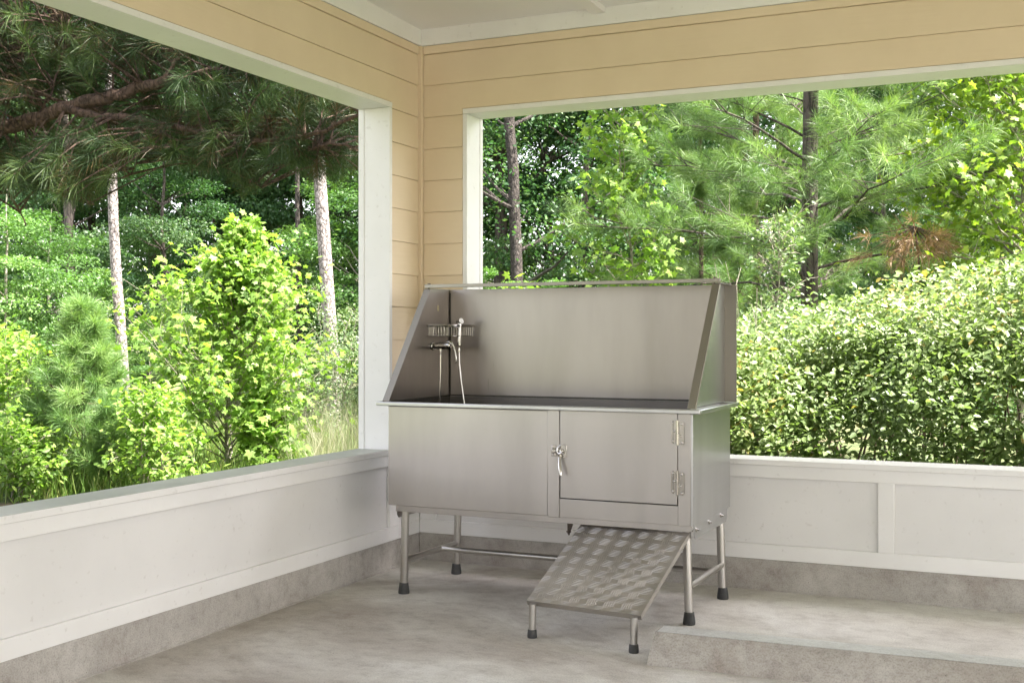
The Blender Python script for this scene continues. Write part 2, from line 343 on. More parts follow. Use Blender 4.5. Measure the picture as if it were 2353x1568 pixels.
# ceiling, rising gently towards the open side, and the roof above
sl_ = 0.022
m = MB(); m.hexa([(-.42, .62, 2.942 - .0136), (XE + .3, .62, 2.942 - .0136), (XE + .3, YE, 2.942 - sl_ * YE), (-.42, YE, 2.942 - sl_ * YE),
                  (-.42, .62, 3.10), (XE + .3, .62, 3.10), (XE + .3, YE, 3.35), (-.42, YE, 3.35)])
cl = m.build('ceiling', CEIL, sh)
for bx_ in (1.03, 4.4):
    m = MB(); m.hexa([(bx_, -.021, 2.912), (bx_ + .075, -.021, 2.912), (bx_ + .075, YE, 2.912 - sl_ * YE), (bx_, YE, 2.912 - sl_ * YE),
                  (bx_, -.021, 2.960), (bx_ + .075, -.021, 2.960), (bx_ + .075, YE, 2.960 - sl_ * YE), (bx_, YE, 2.960 - sl_ * YE)])
    m.build('ceiling_batten', CEIL, cl, bevel=.002)

# ------------------------------------------------------------------ dog wash tub
TO = (1.05, -0.5, 0)
tub = thing('wash_tub', 'stainless steel dog wash tub with tall splash walls, door and tread plate ramp', 'wash tub', TO)
def P(m, name, mat, parent=tub, bevel=0.0, **k): return m.build(name, mat, parent, TO, bevel, **k)
YF = -0.84
XL, XR, YB = 0.293, 1.801, -0.19
ZB, ZR = 0.431, 0.906
# cabinet shell
cab = P(MB().box(XL + .004, 1.125, YF + .006, YB, ZB, .600), 'cabinet', ST_FRONT)
P(MB().box(XL, XL + .004, YF + .0065, YB, ZB, ZR), 'side_panel', ST_SIDE, cab)
P(MB().box(XL + .0045, 1.124, YB - .010, YB, .601, ZR), 'back_panel', ST_BACK, cab)
P(MB().box(1.125, XR - .012, YF + .012, YB, ZB + .002, 0.60), 'cabinet_floor', ST_BACK, cab)
P(MB().box(1.1255, XR - .015, YB - .010, YB, .60, ZR), 'back_panel', ST_BACK, cab)
P(MB().box(XR - .014, XR - .001, YF + .014, YB, ZB - .004, ZR), 'side_panel', ST_SIDE, cab, bevel=.0015)
P(MB().box(XL, 1.124, YF + .001, YF + .006, ZB, ZR), 'front_panel', ST_FRONT, cab, bevel=.002)
P(MB().box(1.1255, 1.1835, YF - .003, YF + .006, ZB - .004, ZR + .01), 'stile', ST_FRONT, cab, bevel=.0015)
P(MB().box(1.7345, XR - .010, YF - .002, YF + .006, ZB - .004, ZR + .01), 'stile', ST_FRONT, cab, bevel=.0015)
P(MB().box(XR - .0095, XR - .001, YF - .001, YF + .018, ZB - .004, ZR), 'corner_strip', ST_SIDE, cab, bevel=.001)
P(MB().box(1.184, 1.734, YF - .0005, YF + .006, ZB - .002, 0.5115), 'bottom_panel', ST_FRONT, cab, bevel=.0015)
P(MB().box(1.184, 1.734, YF + .010, YF + .013, .505, ZR), 'door_recess', SEAL, cab)
door = P(MB().box(1.1885, 1.7315, YF - .004, YF + .006, 0.5165, ZR + .012), 'door', ST_FRONT, bevel=.0015)
for z in (.815, .69, .557): P(MB().dome((XR - .001, YF + .005, z), (1, 0, 0), .0035, .003, 8), 'rivet', ST_SIDE, cab)
for a, b_ in ((1.1238, 1.1257), (1.7335, 1.7347)): P(MB().box(a, b_, YF + .0045, YF + .0065, ZB, ZR), 'joint', SEAL, cab)
# rim : rolled flat edge all round, slightly sloped
m = MB()
m.box(.240, 1.838, -.866, -.845, .909, .9285)
m.box(.240, .262, -.845, -.170, .909, .9285)
m.box(1.816, 1.838, -.845, -.170, .909, .9285)
m.box(.262, 1.816, -.190, -.170, .909, .9285)
rim = P(m, 'rim', ST_SIDE, bevel=.004)
for a, b_ in ((.262, .300), (1.776, 1.816)): P(MB().box(a, b_, -.845, -.19, .920, .927), 'rim_flat', ST_FRONT, rim)
# basin (open box)
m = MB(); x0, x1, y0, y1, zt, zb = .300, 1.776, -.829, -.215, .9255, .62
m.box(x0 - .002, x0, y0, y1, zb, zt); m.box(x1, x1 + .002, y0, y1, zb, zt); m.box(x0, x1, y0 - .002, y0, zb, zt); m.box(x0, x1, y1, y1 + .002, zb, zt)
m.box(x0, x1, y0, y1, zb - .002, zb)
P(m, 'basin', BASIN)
# splash walls
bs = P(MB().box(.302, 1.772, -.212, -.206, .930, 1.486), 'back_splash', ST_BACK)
P(MB().box(.302, 1.772, -.2155, -.212, .927, .936), 'joint', SEAL, bs)
P(MB().box(.3025, .306, -.2155, -.212, .936, 1.47), 'joint', SEAL, bs)
P(MB().box(.262, 1.835, -.206, -.202, .930, 1.488).box(.302, 1.772, -.212, -.175, 1.486, 1.4885), 'back_flange', ST_EDGE, bs, bevel=.0008)
def side_splash(xp, sgn):
    # xp = inner face; flanges turn outwards (sgn)
    t = .003 * sgn; prof = [(-.842, .930), (-.425, 1.483), (-.206, 1.486), (-.206, .930)]
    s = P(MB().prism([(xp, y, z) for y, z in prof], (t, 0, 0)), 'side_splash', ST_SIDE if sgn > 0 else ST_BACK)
    a, b_ = Vector((xp, -.842, .930)), Vector((xp, -.425, 1.483)); d = (b_ - a).normalized(); nn = Vector((0, -d.z, d.y))
    m = MB(); q = [a, b_, b_ + nn * .003, a + nn * .003]
    m.prism(q, (sgn * .037, 0, 0))
    m.prism([(xp, -.426, 1.4862), (xp, -.206, 1.4862), (xp, -.206, 1.4892), (xp, -.426, 1.4892)], (sgn * .037, 0, 0))
    # returned lip along the outer edge of the sloped flange
    q2 = [p + Vector((sgn * .0345, 0, 0)) for p in (a, b_)]
    m.prism([q2[0], q2[1], q2[1] - nn * .012, q2[0] - nn * .012], (sgn * .0025, 0, 0))
    P(m, 'flange', ST_EDGE, s, bevel=.0008)
    P(MB().prism([(xp - t * .3, -.83, .926), (xp - t * .3, -.21, .926), (xp - t * .3, -.21, .933), (xp - t * .3, -.83, .933)], (-t * .8, 0, 0)), 'joint', SEAL, s)
    return s
sl_left = side_splash(.300, -1); side_splash(1.775, 1)
m = MB(); m.prism([(.3005 + .0006, -.346 + .0105 * math.cos(a), 1.388 + .016 * math.sin(a)) for a in [2 * math.pi * i / 16 for i in range(16)]], (.0008, 0, 0))
P(m, 'sticker', STICKER, sl_left)
# tie bar across the splash fronts
m = MB(); m.box(.268, 1.812, -.432, -.416, 1.4905, 1.508)
bar = P(m, 'tie_bar', ST_EDGE, bevel=.0015)
for bx_ in (.290, 1.785): P(MB().tube([(bx_, -.424, 1.480), (bx_, -.424, 1.5085), (bx_, -.424, 1.509), (bx_, -.424, 1.5135)], [.005, .005, .0085, .0085], 8), 'bolt', DARKST, bar)
# under-frame apron with rounded lower corners
def apron_side(x, sgn):
    pr = [(-.815, .430), (-.815, .385), (-.800, .368), (-.262, .366), (-.244, .382), (-.244, .430)]
    return MB().prism([(x, y, z) for y, z in pr], (.003 * sgn, 0, 0))
ap = P(MB().box(.330, 1.793, -.832, -.829, .402, .4305).box(.330, 1.793, -.829, -.795, .402, .405).box(.330, 1.793, -.222, -.219, .402, .4305), 'apron', ST_FRONT, bevel=.0008)
P(apron_side(.327, 1), 'gusset', ST_FRONT, ap); g = P(apron_side(1.796, 1), 'gusset', ST_SIDE, ap)
for y, z in ((-.785, .405), (-.575, .408), (-.365, .409)):
    P(MB().tube([(1.799, y, z), (1.803, y, z), (1.8032, y, z), (1.813, y, z)], [.010, .010, .005, .005], 8), 'bolt', CHROME, ap)
# legs
LEG = {'FL': ((.362, -.792, .43), (.350, -.786, .05)), 'FR': ((1.758, -.795, .43), (1.772, -.806, .05)),
       'BL': ((.378, -.262, .43), (.366, -.262, .05)), 'BR': ((1.768, -.262, .43), (1.781, -.262, .05))}
def lathe(m, c, prof, n=20): m.tube([(c[0], c[1], z) for z, r in prof], [r for z, r in prof], n)
def ext(k, z):
    a, b_ = map(Vector, LEG[k]); t = (z - a.z) / (b_.z - a.z); return a.lerp(b_, t)
for k in LEG:
    lg = P(MB().tube([ext(k, .43), ext(k, .03)], .0190, 20), 'leg', ST_TUBE)
    f = ext(k, 0); ft = MB(); lathe(ft, f, [(0, .0265), (.008, .0275), (.045, .0225), (.052, .0215), (.054, .0195)]); P(ft, 'rubber_foot', RUBBER, lg)
mids = []
for a, b_ in (('FL', 'BL'), ('FR', 'BR')):
    p, q = ext(a, .160), ext(b_, .160); P(MB().tube([p, q], .0150, 16), 'cross_bar', ST_TUBE); mids.append(p.lerp(q, .67))
P(MB().tube([mids[0], mids[1]], .0150, 16), 'cross_bar', ST_TUBE)

# ramp with tread plate
rA = np.array([1.212, -1.275, .146]); rB = np.array([1.727, -1.330, .146]); rC = np.array([1.735, -.790, .398]); rD = np.array([1.221, -.770, .398])
ux = (rB - rA); W_ = np.linalg.norm(ux); ux = ux / W_
uy = (rD - rA); uy = uy - ux * uy.dot(ux); H_ = np.linalg.norm(uy); uy /= H_; uz = np.cross(ux, uy)
def rp(a, b_, c_): return rA + ux * a + uy * b_ + uz * c_
m = MB(); th_ = .003
def rbox(m, a0, a1, b0, b1, c0, c1):
    m.hexa([rp(a0, b0, c0), rp(a1, b0, c0), rp(a1, b1, c0), rp(a0, b1, c0), rp(a0, b0, c1), rp(a1, b0, c1), rp(a1, b1, c1), rp(a0, b1, c1)])
rbox(m, 0, W_, 0, H_, -th_, 0); rbox(m, 0, W_, 0, .003, -.022, -th_); rbox(m, 0, .003, .003, H_, -.022, -th_); rbox(m, W_ - .003, W_, .003, H_, -.022, -th_)
rampo = P(m, 'ramp', ALU)
m = MB(); cell = .0385
def bar5(m, ca, cb, horiz):
    for k in range(5):
        o = (k - 2) * .0094; L = .0240; w0 = .0010; pts = []
        for t in (-1, -.5, 0, .5, 1):
            q = t * L; bow = -.0022 * (1 - t * t); ww = w0 * (1 - .75 * t * t)
            pts.append((q + o * .30, o + bow - q * .10, ww))
        vs_ = []
        for q, e, ww in pts:
            for s_, h in ((-ww * 1.4, .0), (-ww * .5, .0010), (ww * .5, .0010), (ww * 1.4, .0)):
                a, b_ = (q, e + s_) if horiz else (e + s_, q)
                # plate pattern sits askew to the plate's edges
                ra, rb = ca + a, cb + b_
                ra = min(max(ra, .0005), W_ - .0005); rb = min(max(rb, .0005), H_ - .0005)
                vs_.append(rp(ra, rb, h * (1 - .5 * abs(q) / L) + .00005))
        fs = [(i * 4 + j, i * 4 + j + 1, (i + 1) * 4 + j + 1, (i + 1) * 4 + j) for i in range(4) for j in range(3)]
        m.add(vs_, fs)
for i in range(0, 15):
    for j in range(0, 17):
        a, b_ = i * .039 + .012, j * .0365 + .006
        if (i + j) % 2 == 0 and a < W_ and b_ < H_: bar5(m, a, b_, i % 2 == 0)
o = P(m, 'tread_bars', CHROME, rampo, fix=False); o.data.materials.clear(); o.data.materials.append(steel('worn_tread', (0.50, 0.475, 0.445), .36, 0))
for x, y, tp in ((1.246, -1.292, .137), (1.701, -1.338, .137)):
    P(MB().tube([(x, y + .006, tp), (x, y, .03)], .0150, 18), 'ramp_leg', ST_TUBE, rampo)
    ft = MB(); lathe(ft, (x, y), [(0, .0195), (.006, .0205), (.030, .0185), (.034, .0165)]); P(ft, 'rubber_foot', RUBBER, rampo)
# hooks that hold the ramp
for x in (1.205, 1.742):
    m = MB(); m.prism([(x, -.80, .402), (x, -.80, .352), (x, -.785, .340), (x, -.74, .380), (x, -.74, .402)], (.004, 0, 0)); m.tube([(x - .008, -.787, .357), (x + .012, -.787, .357)], .0045, 8)
    P(m, 'bracket', DARKST, rampo)

# hinges
def hinge(z0, z1):
    cz = (z0 + z1) / 2; y = YF - .0042
    def plate(x0, x1, a, b_, r=.011):
        pts = []
        for cx, cz_, q in ((x1 - r, b_ - r, 0), (x0 + r, b_ - r, 1), (x0 + r, a + r, 2), (x1 - r, a + r, 3)):
            for k in range(5):
                t = (q + k / 4) * math.pi / 2; pts.append((cx + r * math.cos(t), y, cz_ + r * math.sin(t)))
        return pts
    m = MB(); m.prism(plate(1.7035, 1.7245, z0 + .006, z1), (0, -.0025, 0)); m.prism(plate(1.7415, 1.7640, z0, z1 - .005), (0, -.0025, 0))
    m.box(1.7245, 1.733, y - .0025, y, cz, z1 - .002); m.box(1.733, 1.7415, y - .0025, y, z0 + .003, cz - .004)
    h = P(m, 'hinge', CHROME, door, bevel=.0006)
    m = MB(); m.tube([(1.733, y - .003, z0), (1.733, y - .003, cz - .001)], .0058, 12); m.tube([(1.733, y - .003, cz + .001), (1.733, y - .003, z1 + .002)], .0058, 12)
    for x, z in ((1.713, z1 - .011), (1.720, cz + .008), (1.713, z0 + .017), (1.753, z1 - .015), (1.746, cz - .012), (1.753, z0 + .011)):
        m.dome((x, y - .0025, z), (0, -1, 0), .0052, .0028, 12)
    m.build('hinge_pin', CHROME, door, TO)
hinge(.774, .879); hinge(.558, .663)
# lever latch
m = MB(); y = YF - .0042
m.box(1.1445, 1.1710, y - .0030, y + .001, .702, .752); m.box(1.186, 1.222, y - .0032, y, .698, .757)
lt = P(m, 'latch', CHROME, door, bevel=.002)
m = MB(); m.tube([(1.160, y - .003, .727), (1.160, y - .010, .727), (1.160, y - .016, .727)], [.011, .0125, .007], 16)
m.tube([(1.199, y - .003, .727), (1.199, y - .016, .727)], [.010, .009], 16); m.dome((1.199, y - .016, .727), (0, -1, 0), .009, .004, 14)
# hook cam: curved claw
cl_ = [(1.203, y - .010, .722), (1.187, y - .011, .714), (1.179, y - .011, .726), (1.182, y - .011, .741), (1.190, y - .010, .750)]
m.tube(cl_, [.011, .0085, .0065, .005, .003], 10); m.tube([(1.190, y - .010, .714), (1.194, y - .012, .700)], [.012, .008], 12)
m.tube([(1.192, y - .012, .704), (1.1935, y - .020, .688), (1.198, y - .030, .662), (1.203, y - .036, .640), (1.206, y - .038, .622)], [.0060, .0065, .0080, .0085, .0070], 14)
for x, z in ((1.155, .743), (1.155, .710), (1.193, .750), (1.215, .750), (1.215, .706)): m.dome((x, y - .003, z), (0, -1, 0), .0040, .0022, 10)
m.build('latch_lever', CHROME, door, TO)

# mixer, hose, sprayer
m = MB()
m.tube([(.303, -.405, 1.192), (.309, -.405, 1.192)], [.022, .019], 20); m.tube([(.306, -.405, 1.192), (.322, -.405, 1.193)], .014, 8)
m.tube([(.320, -.405, 1.193), (.328, -.405, 1.194), (.350, -.405, 1.195), (.385, -.405, 1.195), (.402, -.405, 1.195), (.408, -.405, 1.195)], [.012, .0175, .0195, .0190, .0185, .013], 22)
m.tube([(.347, -.405, 1.178), (.347, -.405, 1.162), (.347, -.405, 1.150)], [.009, .009, .007], 10)
fa = P(m, 'mixer_tap', CHROME)
m = MB(); m.tube([(.372, -.402, 1.212), (.392, -.402, 1.213), (.412, -.402, 1.205), (.424, -.402, 1.186), (.431, -.402, 1.160), (.436, -.402, 1.132), (.437, -.402, 1.112), (.433, -.402, 1.104)],
       [.007, .0085, .008, .0065, .0055, .0055, .006, .003], 14); P(m, 'lever', CHROME, fa)
def ribbed(path, r, seg=.006):
    V = [Vector(p) for p in path]; pts = []
    for a, b_ in zip(V[:-1], V[1:]):
        k = max(2, int((b_ - a).length / seg)); pts += [a.lerp(b_, i / k) for i in range(k)]
    pts.append(V[-1]); return pts, [r * (1.0 if i % 2 else .86) for i in range(len(pts))]
m = MB(); pts, rr_ = ribbed([(.347, -.405, 1.15), (.346, -.404, 1.05), (.342, -.402, .95), (.338, -.400, .86), (.345, -.395, .75), (.38, -.38, .67), (.46, -.36, .64), (.53, -.35, .66), (.50, -.345, .74), (.462, -.34, .84), (.446, -.338, .92), (.430, -.336, 1.02), (.420, -.335, 1.10), (.417, -.334, 1.165)], .0058)
m.tube(pts, rr_, 10); P(m, 'hose', CHROME, fa)
m = MB(); m.tube([(.417, -.334, 1.160), (.417, -.334, 1.178), (.4165, -.334, 1.185), (.418, -.334, 1.195)], [.0075, .0085, .0075, .0105], 14)
m.tube([(.418, -.334, 1.195), (.420, -.334, 1.285), (.421, -.334, 1.296)], [.0112, .0120, .0100], 16)
m.tube([(.421, -.334, 1.296), (.421, -.334, 1.318)], [.0135, .0125], 14); m.tube([(.404, -.330, 1.316), (.424, -.338, 1.318), (.436, -.344, 1.322)], [.0085, .0120, .0150], 16)
P(m, 'sprayer', CHROME, fa)
# wire basket in the corner
def bz(t):   # front curve in plan
    p0, p1, p2, p3 = [Vector(q) for q in ((.306, -.476, 0), (.380, -.470, 0), (.445, -.345, 0), (.447, -.218, 0))]
    return p0 * (1 - t) ** 3 + 3 * p1 * t * (1 - t) ** 2 + 3 * p2 * t * t * (1 - t) + p3 * t ** 3
m = MB(); zt_, zb_ = 1.300, 1.244
cur = [bz(i / 24) for i in range(25)]
for z, r in ((zt_, .0030), (zt_ - .008, .0016), (zb_, .0018)):
    loop = [c_ + Vector((0, 0, z)) for c_ in cur] + [Vector((.306, -.218, z)), Vector((.306, -.476, z))]
    m.tube(loop, r, 8)
m.tube([c_ + Vector((0, 0, zt_ - .004)) for c_ in cur], .0034, 6)
for i in range(1, 20):
    c_ = bz(i / 20); m.tube([c_ + Vector((0, 0, zt_)), c_ + Vector((0, 0, zb_)), c_.lerp(Vector((.306, -.218, 0)), .45) + Vector((0, 0, zb_))], .0009, 6)
for i in range(1, 8): m.tube([(.306, -.476 + .258 * i / 8, zt_), (.306, -.476 + .258 * i / 8, zb_), bz(i / 16 + .02) + Vector((0, 0, zb_))], .0013, 6)
hk = [(.345, -.470, 1.291), (.345, -.473, 1.262), (.350, -.474, 1.256), (.385, -.455, 1.256), (.392, -.450, 1.262), (.392, -.450, 1.291)]
m.tube(hk, .0016, 6)
bk = m.build('wire_basket', CHROME, None, (.306, -.476, 1.244))
tag(bk, 'curved chrome wire basket in the left corner of the steel tub above the tap', 'basket')

# ------------------------------------------------------------------ concrete parking block
def blk(a, b_, z):  # a along, b across (0 = back foot)
    t = R(2.25); ox, oy = 1.800, -1.215
    return (ox + a * math.cos(t) + b_ * math.sin(t), oy + a * math.sin(t) - b_ * math.cos(t), z)
m = MB(); prof = [(0, 0), (.0, .045), (.085, .107), (.092, .110), (.196, .1105), (.203, .107), (.262, .022), (.268, 0)]
rings = [(0.004, .97), (0.0, .55), (.012, 1.0)]
L_ = 1.83; secs = [(-.010, 1.0, 0), (.004, 1.0, 0.0)]
for a in [i * L_ / 60 for i in range(1, 60)]: secs.append((a, 1, 0))
secs.append((L_, 1, 0)); rr = random.Random(5); vs_ = []; nP = len(prof)
for k, (a, s_, _) in enumerate(secs):
    for (b_, z) in prof:
        j = .0007 if 0 < k < len(secs) - 1 else 0
        aa = a + (0.014 * (z / .11) if k == 0 else 0) 
        vs_.append(blk(aa, b_ + rr.uniform(-j, j), max(0, z + (rr.uniform(-j, j) if z > 0 else 0))))
fs = [tuple(range(nP)), tuple(range((len(secs) - 1) * nP, len(secs) * nP))[::-1]]
for k in range(len(secs) - 1):
    for i in range(nP): fs.append((k * nP + i, k * nP + (i + 1) % nP, (k + 1) * nP + (i + 1) % nP, (k + 1) * nP + i))
m.add(vs_, fs); pb = m.build('parking_block', BLOCKM, None, blk(0, .145, 0), bevel=.0012)
SKYLIT_TOP = concrete('skylit_concrete', [(0.30, (0.40, 0.39, 0.37)), (0.52, (0.50, 0.495, 0.48)), (0.75, (0.57, 0.57, 0.56))], 0.38, (0.34, 0.32, 0.30), 0.4, 0.12, 3.0)  # paler, smoother top: sky light on the block put into its material
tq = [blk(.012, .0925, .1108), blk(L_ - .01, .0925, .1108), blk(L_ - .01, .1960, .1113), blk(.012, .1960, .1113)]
m = MB(); m.prism(tq, (0, 0, .0012)); m.build('skylit_top', SKYLIT_TOP, pb, blk(0, .145, 0))
tag(pb, 'low concrete parking block with worn edges on the floor right of the ramp', 'parking block')

# ================================================================== foliage
def mesh_np(name, verts, faces_flat, sizes, rnd, mat, smooth=False):
    me = bpy.data.meshes.new(name)
    nv, nf = len(verts), len(sizes)
    me.vertices.add(nv); me.vertices.foreach_set('co', verts.astype(np.float32).ravel())
    me.loops.add(len(faces_flat)); me.loops.foreach_set('vertex_index', faces_flat.astype(np.int32))
    me.polygons.add(nf); st = np.zeros(nf, np.int32); st[1:] = np.cumsum(sizes)[:-1]
    me.polygons.foreach_set('loop_start', st)
    if smooth: me.polygons.foreach_set('use_smooth', np.ones(nf, bool))
    a = me.attributes.new('rnd', 'FLOAT', 'FACE'); a.data.foreach_set('value', rnd.astype(np.float32))
    me.update(calc_edges=True); me.materials.append(mat); return me
def obj(name, me, parent=None, loc=(0, 0, 0)):
    o = bpy.data.objects.new(name, me); col.objects.link(o)
    if parent: o.parent = parent
    else: o.location = tuple(loc)
    return o
def unit(a): return a / np.maximum(np.linalg.norm(a, axis=-1, keepdims=True), 1e-9)
# templates: leaf in its own frame, x along the leaf, z its normal
OVAL = (np.array([[0, 0, 0], [.35, .27, .05], [.75, .20, .02], [1, 0, -.06], [.75, -.20, .02], [.35, -.27, .05], [.5, 0, -.03]]), [[0, 6, 2, 1], [6, 3, 2], [0, 5, 4, 6], [6, 4, 3]])
OVAL2 = (np.array([[0, 0, 0], [.45, .30, .06], [1, 0, -.04], [.45, -.30, .06]]), [[0, 2, 1], [0, 3, 2]])
_st = []
for i_, (ang, rad) in enumerate([(-155, .34), (-108, .70), (-82, .48), (-52, .92), (-27, .55), (0, 1.0), (27, .55), (52, .92), (82, .48), (108, .70), (155, .34)]):
    _st.append([.25 + rad * math.cos(R(ang)) * .75, rad * math.sin(R(ang)) * .75, -.10 * rad * rad])
STAR = (np.array(_st + [[.25, 0, .03]]), [[11, i, i + 1] for i in range(10)])
def leaves(name, mat, pos, size, tmpl=OVAL, up=.6, droop=.15, parent=None, rnd=None, origin=None, seed=0, outward=None, ow=0.0):
    g_ = np.random.default_rng(seed + 101); n = len(pos)
    nrm = g_.normal(size=(n, 3)); nrm[:, 2] = np.abs(nrm[:, 2]) * .6 + up * 1.6
    if outward is not None: nrm = nrm + outward * ow
    nrm = unit(nrm); t = g_.normal(size=(n, 3)); 
    if outward is not None: t = t + outward * .8
    t[:, 2] -= droop * 2; t = unit(t - nrm * (t * nrm).sum(1, keepdims=True)); b_ = np.cross(nrm, t)
    sz = (size * g_.uniform(.6, 1.15, n))[:, None, None]
    tv, tf = tmpl; k = len(tv)
    V = pos[:, None, :] + sz * (tv[None, :, 0:1] * t[:, None, :] + tv[None, :, 1:2] * b_[:, None, :] + tv[None, :, 2:3] * nrm[:, None, :])
    V = V.reshape(-1, 3)
    if origin is not None: V = V - np.array(origin)
    fl = np.concatenate([np.array(f) for f in tf]); F_ = (fl[None, :] + (np.arange(n) * k)[:, None]).ravel()
    sizes = np.tile(np.array([len(f) for f in tf], np.int32), n)
    if rnd is None: rnd = g_.uniform(0, 1, n)
    return mesh_np(name, V, F_, sizes, np.repeat(rnd, len(tf)), mat)
def needles(name, mat, pos, dirs, length=.17, per=80, width=.0022, spread=1.0, twig=.10, origin=None, seed=0, rnd=None):
    g_ = np.random.default_rng(seed + 77); n = len(pos); dirs = unit(dirs)
    K = n * per
    base = np.repeat(pos, per, 0); d = np.repeat(dirs, per, 0)
    s = g_.uniform(-1, .25, K)[:, None] * twig
    rad = unit(g_.normal(size=(K, 3))); rad = unit(rad - d * (rad * d).sum(1, keepdims=True))
    lean = g_.uniform(.25, 1.25, K)[:, None] * spread - s / max(twig, 1e-3) * .25
    nd = unit(d * np.cos(lean) + rad * np.sin(lean)); L = length * g_.uniform(.65, 1.1, K)[:, None]
    p0 = base + d * s; mid = p0 + nd * L * .55; tip = p0 + nd * L; tip[:, 2] -= (L[:, 0] ** 2) * .9 * g_.uniform(.3, 1.3, K)
    sd = unit(np.cross(nd, g_.normal(size=(K, 3)))) * (width / 2)
    V = np.stack([p0 - sd, p0 + sd, mid + sd, mid - sd, tip], 1).reshape(-1, 3)
    if origin is not None: V = V - np.array(origin)
    idx = np.arange(K)[:, None] * 5; F_ = (idx + np.array([0, 1, 2, 3, 3, 2, 4])[None, :]).ravel()
    tr = g_.uniform(0, 1, n) if rnd is None else rnd
    fr = np.clip(np.repeat(tr, per) + g_.normal(0, .13, K), 0, 1)
    return mesh_np(name, V, F_, np.tile(np.array([4, 3], np.int32), K), np.repeat(fr, 2), mat)

def wiggle(p0, p1, n, amp, rr, sag=0.0):
    P0, P1 = np.array(p0, float), np.array(p1, float); L = np.linalg.norm(P1 - P0); out = []
    off = np.zeros(3)
    for i in range(n + 1):
        t = i / n; p = P0 + (P1 - P0) * t + np.array([0, 0, -sag * L * 4 * t * (1 - t)])
        if 0 < i: off = off * .7 + np.array([rr.gauss(0, 1) for _ in range(3)]) * amp * L / n
        out.append(p + off * (1 if i < n else .4))
    return out
def taper(n, r0, r1): return [r0 + (r1 - r0) * (i / (n - 1)) ** .8 for i in range(n)]

# --- small broadleaf tree or bush
def broad(name, label, cat, base, height, prof, nl, mat, lsize, per, bmat=BARK_G, tmpl=OVAL, trunk_r=.02, lean=(0, 0), seed=1, up=.5, rise=.6, jitter=.07, stems=1, group=None, twigs=4, zlow=.12, rnd_bias=0.0):
    rr = random.Random(seed); base = np.array(base, float); root = thing(name, label, cat, base, group)
    wood = MB(); pos = []; outw = []
    for s_ in range(stems):
        b0 = base + (np.array([rr.uniform(-.12, .12), rr.uniform(-.12, .12), 0]) if stems > 1 else 0)
        hh = height * (1 if s_ == 0 else rr.uniform(.6, .92)); sp = 0 if s_ == 0 else .32 * height
        top = b0 + np.array([lean[0] + rr.uniform(-sp, sp), lean[1] + rr.uniform(-sp, sp), hh])
        tr = wiggle(b0, top, 14, .10, rr); wood.tube(tr, taper(15, trunk_r, .003), 8)
        k_ = max(4, nl // stems)
        for i in range(k_):
            h = zlow + (0.98 - zlow) * (i + rr.random()) / k_; ii = h * 14; a = int(ii); p = tr[a] + (tr[min(a + 1, 14)] - tr[a]) * (ii - a)
            az = i * 2.4 + rr.uniform(-.5, .5); ln = prof(h) * rr.uniform(.65, 1.12) * (1 if stems == 1 else .75)
            d = np.array([math.cos(az), math.sin(az), rise * rr.uniform(.4, 1.4) * (1 + .6 * h)])
            e = p + d / np.linalg.norm(d) * ln; br = wiggle(p, e, 6, .12, rr); wood.tube(br, taper(7, max(.0035, trunk_r * .45 * (1 - h * .6)), .0018), 5)
            for k in range(twigs):
                t = rr.uniform(.25, 1.0); q = np.array(br[min(6, int(t * 6))]); d2 = d / np.linalg.norm(d) + np.array([rr.gauss(0, .6), rr.gauss(0, .6), rr.gauss(.1, .4)])
                q2 = q + d2 * ln * rr.uniform(.12, .34); wood.tube([q, (q + q2) / 2 + np.array([0, 0, .01]), q2], [.003, .002, .0012], 4)
                for _ in range(per):
                    f = rr.uniform(.2, 1.1); pos.append(q + (q2 - q) * f + np.array([rr.gauss(0, 1), rr.gauss(0, 1), rr.gauss(0, .8)]) * jitter); outw.append(d2)
    wood.build('trunk', bmat, root, base, fix=False)
    pos = np.array(pos); pos[:, 2] = np.maximum(pos[:, 2], base[2] + .01)
    g_ = np.random.default_rng(seed); rn = np.clip(g_.uniform(0, 1, len(pos)) + rnd_bias, 0, 1)
    me = leaves('crown', mat, pos, lsize, tmpl, up, .15, origin=base, seed=seed, outward=unit(np.array(outw)), ow=.5, rnd=rn)
    obj('crown', me, root); return root

